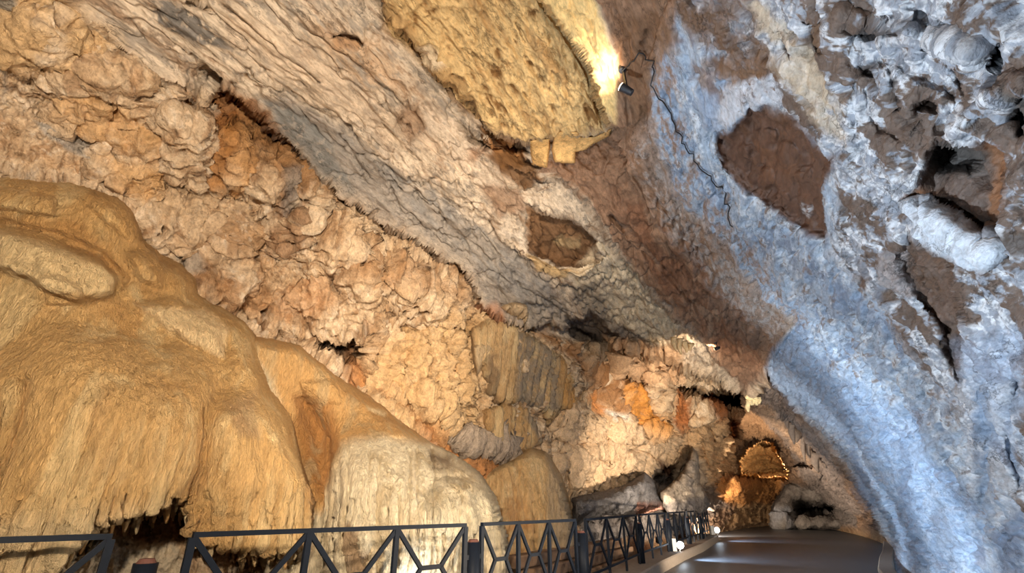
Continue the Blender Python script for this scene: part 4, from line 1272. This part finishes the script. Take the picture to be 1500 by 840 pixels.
rim = [(-60, 862), (-20, 862), (20, 862), (50, 850), (70, 838), (90, 824), (112, 806), (130, 790), (150, 774), (172, 770), (192, 766), (212, 760), (234, 752), (252, 742), (264, 738), (272, 750), (280, 780), (296, 795), (318, 803),
       (340, 808), (362, 812), (384, 815), (404, 818), (424, 812), (440, 806), (455, 785)]
rs = random.Random(5)
for k in range(len(rim) - 1):
    for f in (.55,):
        x = rim[k][0] * (1 - f) + rim[k + 1][0] * f + rs.uniform(-3, 3); y = rim[k][1] * (1 - f) + rim[k + 1][1] * f
        ln = rs.uniform(4, 20)
        slx = .42 - .42 * min(1, max(0, x) / 330.0)
        t0 = mound_t(x, y) + rs.uniform(.0, .16)
        up = rs.uniform(22, 40)
        dripstone('drapery', at_t(x + slx * up, y - up, t0), at_t(x - slx * ln, y + ln, t0 + .08), rs.uniform(.03, .055), rs.choice([(206, 172, 122), (186, 144, 92), (220, 194, 150)]), M_FLOW, mound, .8, k * 3 + int(f * 10))
# drips under the slab lip and along the far band
HANG = [(988, 494, 514, 15.5), (996, 496, 520, 15.5), (1004, 500, 517, 15.6), (1010, 503, 514, 15.8)]
LBL = ['leftmost', 'second', 'third', 'rightmost']
for k, (x, y0, y1, t) in enumerate(HANG):
    o = dripstone('stalactite', at_t(x, y0, t), at_t(x + 1, y1, t), .1, (226, 190, 140), M_FLOW, None, 1, 40 + k)
    tag(o, LBL[k] + ' of four small pale stalactites on the lip of the ceiling slab', 'stalactite', 'stalactites on the slab lip')
far_st = [(1153, 616, 12), (1161, 625, 26), (1167, 634, 14), (1177, 646, 30), (1184, 656, 16), (1196, 670, 22)]
for k, (x, y, ln) in enumerate(far_st):
    t = float(far_f(np.array([float(x)]), np.array([float(y)]))[0]) - .9
    o = dripstone('stalactite', at_t(x, y - 6, t), at_t(x + 1, y + ln, t + .3), .13 + .05 * (k % 3), (140, 122, 108), M_FLOW, None, .8, 60 + k)
    tag(o, ['topmost', 'second from top', 'third from top', 'fourth from top', 'fifth from top', 'lowest'][k] + ' grey stalactite in the slanting row behind the leaning slab', 'stalactite', 'row of far stalactites')
crystal = empty('stalactite_cluster', at_t(1105, 582, 22))
tag(crystal, 'bright knobbly calcite cluster on the tip of the slab edge', 'stalactite')
for k, (dx, dy, ln, rx) in enumerate([(-6, 2, 18, .14), (-3, -2, 12, .16), (1, 0, 10, .14), (5, 2, 8, .16), (9, -2, 10, .12), (-7, -6, 8, .14), (3, -3, 7, .2)]):
    o = dripstone('dripstone', at_t(1103 + dx, 584 + dy, 21.6), at_t(1102 + dx, 584 + dy + ln, 21.6), rx, (246, 226, 178), M_FLOW, None, 1, 80 + k)
    o.parent = crystal
    o.matrix_parent_inverse = Matrix.Translation(-crystal.location)
for q in range(6):
    pass


# ------------------------------------------------------------------ fence
def bar(bm, a, b, w_, h_, up=Vector((0, 0, 1))):
    a = Vector(a); b = Vector(b)
    d = (b - a).normalized()
    sd = d.cross(up)
    if sd.length < 1e-3: sd = d.cross(Vector((1, 0, 0)))
    sd.normalize()
    u = sd.cross(d).normalized()
    vs = []
    for p in (a, b):
        for x, y in ((-1, -1), (1, -1), (1, 1), (-1, 1)):
            vs.append(bm.verts.new(p + sd * x * w_ / 2 + u * y * h_ / 2))
    for f in ((0, 1, 2, 3), (7, 6, 5, 4), (0, 4, 5, 1), (1, 5, 6, 2), (2, 6, 7, 3), (3, 7, 4, 0)):
        bm.faces.new([vs[i] for i in f])


def one_bar(name, parent, segs, w_, h_, up=Vector((0, 0, 1)), mat=None):
    bm = bmesh.new()
    for a, b in segs:
        bar(bm, a, b, w_, h_, up)
    o = from_bm(name, bm, mat or M_STEEL, parent)
    return o


RAIL, LOW, BASE = 1.30, .46, .25


def fence_panel(p0, p1, bays, label):
    a = T(p0[0], p0[1], 0); b = T(p1[0], p1[1], 0)
    e = empty('railing', T((p0[0] + p1[0]) / 2, (p0[1] + p1[1]) / 2, BASE))
    tag(e, label, 'railing', 'black metal railings')
    off = e.location
    nrm = (b - a).cross(Vector((0, 0, 1))).normalized()
    P_ = lambda f, z: a + (b - a) * f + Vector((0, 0, z)) - off
    one_bar('top_rail', e, [(P_(0, RAIL - .02), P_(1, RAIL - .02))], .05, .04)
    one_bar('bottom_rail', e, [(P_(0, LOW), P_(1, LOW))], .04, .04)
    for k in range(bays + 1):
        f = k / bays
        one_bar('upright', e, [(P_(f, BASE), P_(f, RAIL - .04))], .055, .04, nrm)
    for k in range(bays):
        f0, f1 = k / bays, (k + 1) / bays
        w3 = (f1 - f0)
        g0, g1 = f0 + w3 * .36, f0 + w3 * .64
        zm = .87
        one_bar('cross_bar', e, [(P_(g0, zm), P_(g1, zm))], .03, .045)
        one_bar('diagonal_bar', e, [(P_(f0 + .02 * w3, RAIL - .05), P_(g0, zm))], .03, .045)
        one_bar('diagonal_bar', e, [(P_(f1 - .02 * w3, RAIL - .05), P_(g1, zm))], .03, .045)
        one_bar('diagonal_bar', e, [(P_(g0, zm), P_(f0 + .02 * w3, LOW))], .03, .045)
        one_bar('diagonal_bar', e, [(P_(g1, zm), P_(f1 - .02 * w3, LOW))], .03, .045)
    return e


def fence_post(s, y, label, dirv):
    e = empty('bollard', T(s, y, BASE))
    tag(e, label, 'bollard', 'round bollards between the railings')
    bm = bmesh.new()
    bmesh.ops.create_cone(bm, segments=20, radius1=.085, radius2=.085, depth=.84, cap_ends=True, matrix=Matrix.Translation((0, 0, .42)))
    from_bm('shaft', bm, M_STEEL, e, True)
    bm = bmesh.new()
    bmesh.ops.create_cone(bm, segments=20, radius1=.07, radius2=.05, depth=.03, cap_ends=True, matrix=Matrix.Translation((0, 0, .855)))
    from_bm('cap', bm, M_CAP, e)
    d = Vector(dirv).normalized()
    for z in (.68, .25):
        one_bar('bracket', e, [(-d * .16 + Vector((0, 0, z)), d * .16 + Vector((0, 0, z)))], .03, .05)
    return e


def psy(px, py):
    p = at_z(px, py, RAIL)
    return (p.x * ch - p.y * sh, p.x * sh + p.y * ch)


q = psy(165, 782)
d0 = Vector(psy(165, 782)) - Vector(psy(0, 787)); d0.normalize()
ends = [((q[0] - d0.x * 2.9, q[1] - d0.y * 2.9), q), (psy(284, 780), psy(682, 767)), (psy(706, 766), psy(842, 760.5))]
ends.append((psy(857, 759.7), (-3.72, 12.85)))
for y0_, y1_ in ((13.25, 16.5), (16.95, 20.0), (20.4, 23.2), (23.6, 26.8)):
    f = lambda y: float(np.interp(y, [12.85, 16.75, 23.3, 27.2], [-3.74, -3.9, -4.1, -4.35]))
    ends.append(((f(y0_), y0_), (f(y1_), y1_)))
PL = ['nearest black fence panel, cut by the left edge of the photo', 'black fence panel in front of the fluted flowstone, second from the left edge', 'black fence panel in front of the rounded tan flowstone dome', 'black fence panel below the dark grey boulder, fourth from the left edge',
      'black fence panel ending at the nearer kerb floodlight', 'black fence panel starting just past the nearer kerb floodlight', 'black fence panel second from the far end of the row', 'last black fence panel at the far end by the farther floodlight']
for (a, b), l in zip(ends, PL):
    fence_panel(a, b, 3, l)
QL = ['round dark post with rusty cap at the lower left, between the two nearest panels', 'round dark post with rusty cap in front of the cream flowstone lobe', 'round dark post beside the right edge of the tan flowstone dome', 'round dark post below the grey boulder, standing fully in view',
      'round dark post just left of the nearer kerb floodlight', 'round dark post second from the far end of the fence', 'last round dark post at the far end of the fence']
for k in range(len(ends) - 1):
    a = Vector(ends[k][1]); b = Vector(ends[k + 1][0])
    m_ = (a + b) / 2
    dv = T(b.x, b.y, 0) - T(a.x, a.y, 0)
    fence_post(m_.x, m_.y, QL[k], dv)


# low masonry wall on the ground behind the fence
lw = empty('stone_ledge', T(-5.0, 13.0, 0))
tag(lw, 'low brown block ledge behind the fence under the dark grey boulder', 'ledge')
rb = random.Random(3)
for r_ in range(3):
    for k in range(7):
        y0_ = 9.8 + k * .95 + (r_ % 2) * .4
        bm = bmesh.new()
        bmesh.ops.create_cube(bm, size=1.0, matrix=Matrix.Translation(T(-4.95 + rb.uniform(-.03, .03) - r_ * .12, y0_, .02 + r_ * .24) - lw.location) @ Matrix.Rotation(-HEAD, 4, 'Z') @ Matrix.Diagonal((.34, .9, .22, 1)))
        bmesh.ops.bevel(bm, geom=bm.edges[:], offset=.02, segments=1, affect='EDGES')
        from_bm('block', bm, M_WALLBLOCK, lw)


# ------------------------------------------------------------------ lamps
def floodlight(pos, target, label, lens_mat, r=.11, box=True, mat=None):
    pos = Vector(pos); target = Vector(target)
    e = empty('floodlight', pos)
    tag(e, label, 'lamp', 'floodlights of the cave')
    d = (target - pos).normalized()
    qt = d.to_track_quat('Z', 'Y').to_matrix().to_4x4()
    mat = mat or M_BLACK
    back = qt @ Matrix.Translation((0, 0, -.16))
    bm = bmesh.new()
    bmesh.ops.create_cone(bm, segments=20, radius1=r * .6, radius2=r * 1.12, depth=.16, cap_ends=True, matrix=back)
    from_bm('housing', bm, mat, e, False)
    bm = bmesh.new()
    bmesh.ops.create_cone(bm, segments=20, radius1=r, radius2=r * .96, depth=.012, cap_ends=True, matrix=qt @ Matrix.Translation((0, 0, -.072)))
    from_bm('lens', bm, lens_mat, e)
    return e


for (nm, p, t, e_, c, a, sz, lb) in LAMPS:
    floodlight(p, t, lb, M_LENS if nm == 'cool' else M_LENSW)
# the two lit floodlights on the kerb in view
for px, py, tg, pw, lb in ((997.5, 799, (0.6, 9.5, 1.4), 1300, 'lit floodlight on the kerb, nearer of the two shining ones'), (1051.5, 777, (1.6, 19, 1.4), 700, 'lit floodlight at the rounded end of the kerb, farther of the two shining ones')):
    t0 = (14.6 if px < 1020 else 22.2)
    p = at_t(px, py, t0)
    tgt = T(*tg)
    e = floodlight(p, tgt, lb, M_LENS, .10 if px < 1020 else .12, mat=M_GREYBOX)
    sdv = T(-1, 0, 0) - T(0, 0, 0)
    one_bar('control_box', e, [(sdv * .24 + Vector((0, 0, -.19)), sdv * .24 + Vector((0, 0, .17)))], .2, .16, mat=M_GREYBOX)
    one_bar('bracket', e, [(sdv * .05 + Vector((0, 0, -.22)), sdv * .05 + Vector((0, 0, -.05)))], .04, .03, mat=M_GREYBOX)
    d = (tgt - p).normalized()
    aim = T(1.8, 21, 1.6) if px < 1020 else T(2.4, 31, 1.6)
    spot('flood_kerb', p + d * .02, aim, pw, COOL, 115, .05)
# ceiling spotlight in the trough and its light on the golden slab
def shell_pt(px, py, lift=0.0):
    i = int(round((py - Y0) / STEP)); j = int(round((px - X0) / STEP))
    p = Vector(PF[i, j]); n = Vector(BN[i, j])
    return p + n * lift, n


def wall_spot(px, py, tpx, name, label, mat_lens, lift=.2, r=.05):
    base, n = shell_pt(px + 6, py - 2)
    p = base + n * lift
    tgt = shell_pt(*tpx)[0]
    d = (tgt - p).normalized()
    e = empty(name, base)
    tag(e, label, 'lamp')
    qt = d.to_track_quat('Z', 'Y').to_matrix().to_4x4()
    bm = bmesh.new()
    bmesh.ops.create_cone(bm, segments=18, radius1=r * .75, radius2=r, depth=.17, cap_ends=True, matrix=Matrix.Translation(p - base) @ qt @ Matrix.Translation((0, 0, -.1)))
    from_bm('housing', bm, M_BLACK, e)
    bm = bmesh.new()
    bmesh.ops.create_cone(bm, segments=18, radius1=r * .9, radius2=r * .9, depth=.01, cap_ends=True, matrix=Matrix.Translation(p - base) @ qt @ Matrix.Translation((0, 0, -.008)))
    from_bm('lens', bm, mat_lens, e)
    one_bar('arm', e, [(n * -.05, p - base - d * .1)], .03, .03, mat=M_BLACK)
    bm = bmesh.new()
    bmesh.ops.create_cone(bm, segments=14, radius1=.06, radius2=.05, depth=.05, cap_ends=True, matrix=n.to_track_quat('Z', 'Y').to_matrix().to_4x4())
    from_bm('mounting_plate', bm, M_BLACK, e)
    return p + d * .03, tgt


p, tgt = wall_spot(905, 103, (800, 60), 'spotlight', 'small dark spotlight fixed to the ceiling beside the golden slab', M_LENSW, .3, .06)
spot('flood_ceiling', p, tgt, 45, WARM, 150, .03)
p, tgt = wall_spot(1041, 503, (960, 540), 'spotlight', 'tiny spotlight on the brown ceiling above the far stalagmites', M_LENSW, .2, .06)
spot('flood_lip', p, tgt, 160, WARM, 130, .03)
# warm lamp hidden in the far alcove
pa = at_t(1148, 688, 39.5)
floodlight(pa, at_t(1100, 668, 46), 'warm floodlight hidden in the far alcove', M_LENSW)
spot('flood_alcove', pa, at_t(1100, 668, 46), 900, WARM, 160, .08)
# cable clipped along the right wall
cu = bpy.data.curves.new('cable', 'CURVE')
cu.dimensions = '3D'; cu.bevel_depth = .009; cu.bevel_resolution = 2
pts = [(912, 100), (940, 75), (955, 92), (960, 120), (975, 150), (998, 195), (1012, 222), (1035, 252), (1052, 275), (1066, 300), (1075, 330)]
sp_c = cu.splines.new('POLY'); sp_c.points.add(len(pts) * 6 - 6)
X_ = np.interp(np.arange(len(pts) * 6 - 5) / 6.0, range(len(pts)), [a for a, b in pts]); Y_ = np.interp(np.arange(len(pts) * 6 - 5) / 6.0, range(len(pts)), [b for a, b in pts])
for k, (a, b) in enumerate(zip(X_, Y_)):
    sp_c.points[k].co = (*shell_pt(a, b, .045)[0], 1)
tmp = bpy.data.objects.new('tmp', cu); COL.objects.link(tmp)
me = bpy.data.meshes.new_from_object(tmp)
bpy.data.objects.remove(tmp)
tag(link('cable', me, M_CABLE), 'thin dark cable running down the pale right wall from the ceiling spotlight', 'cable')
#@@NEXT
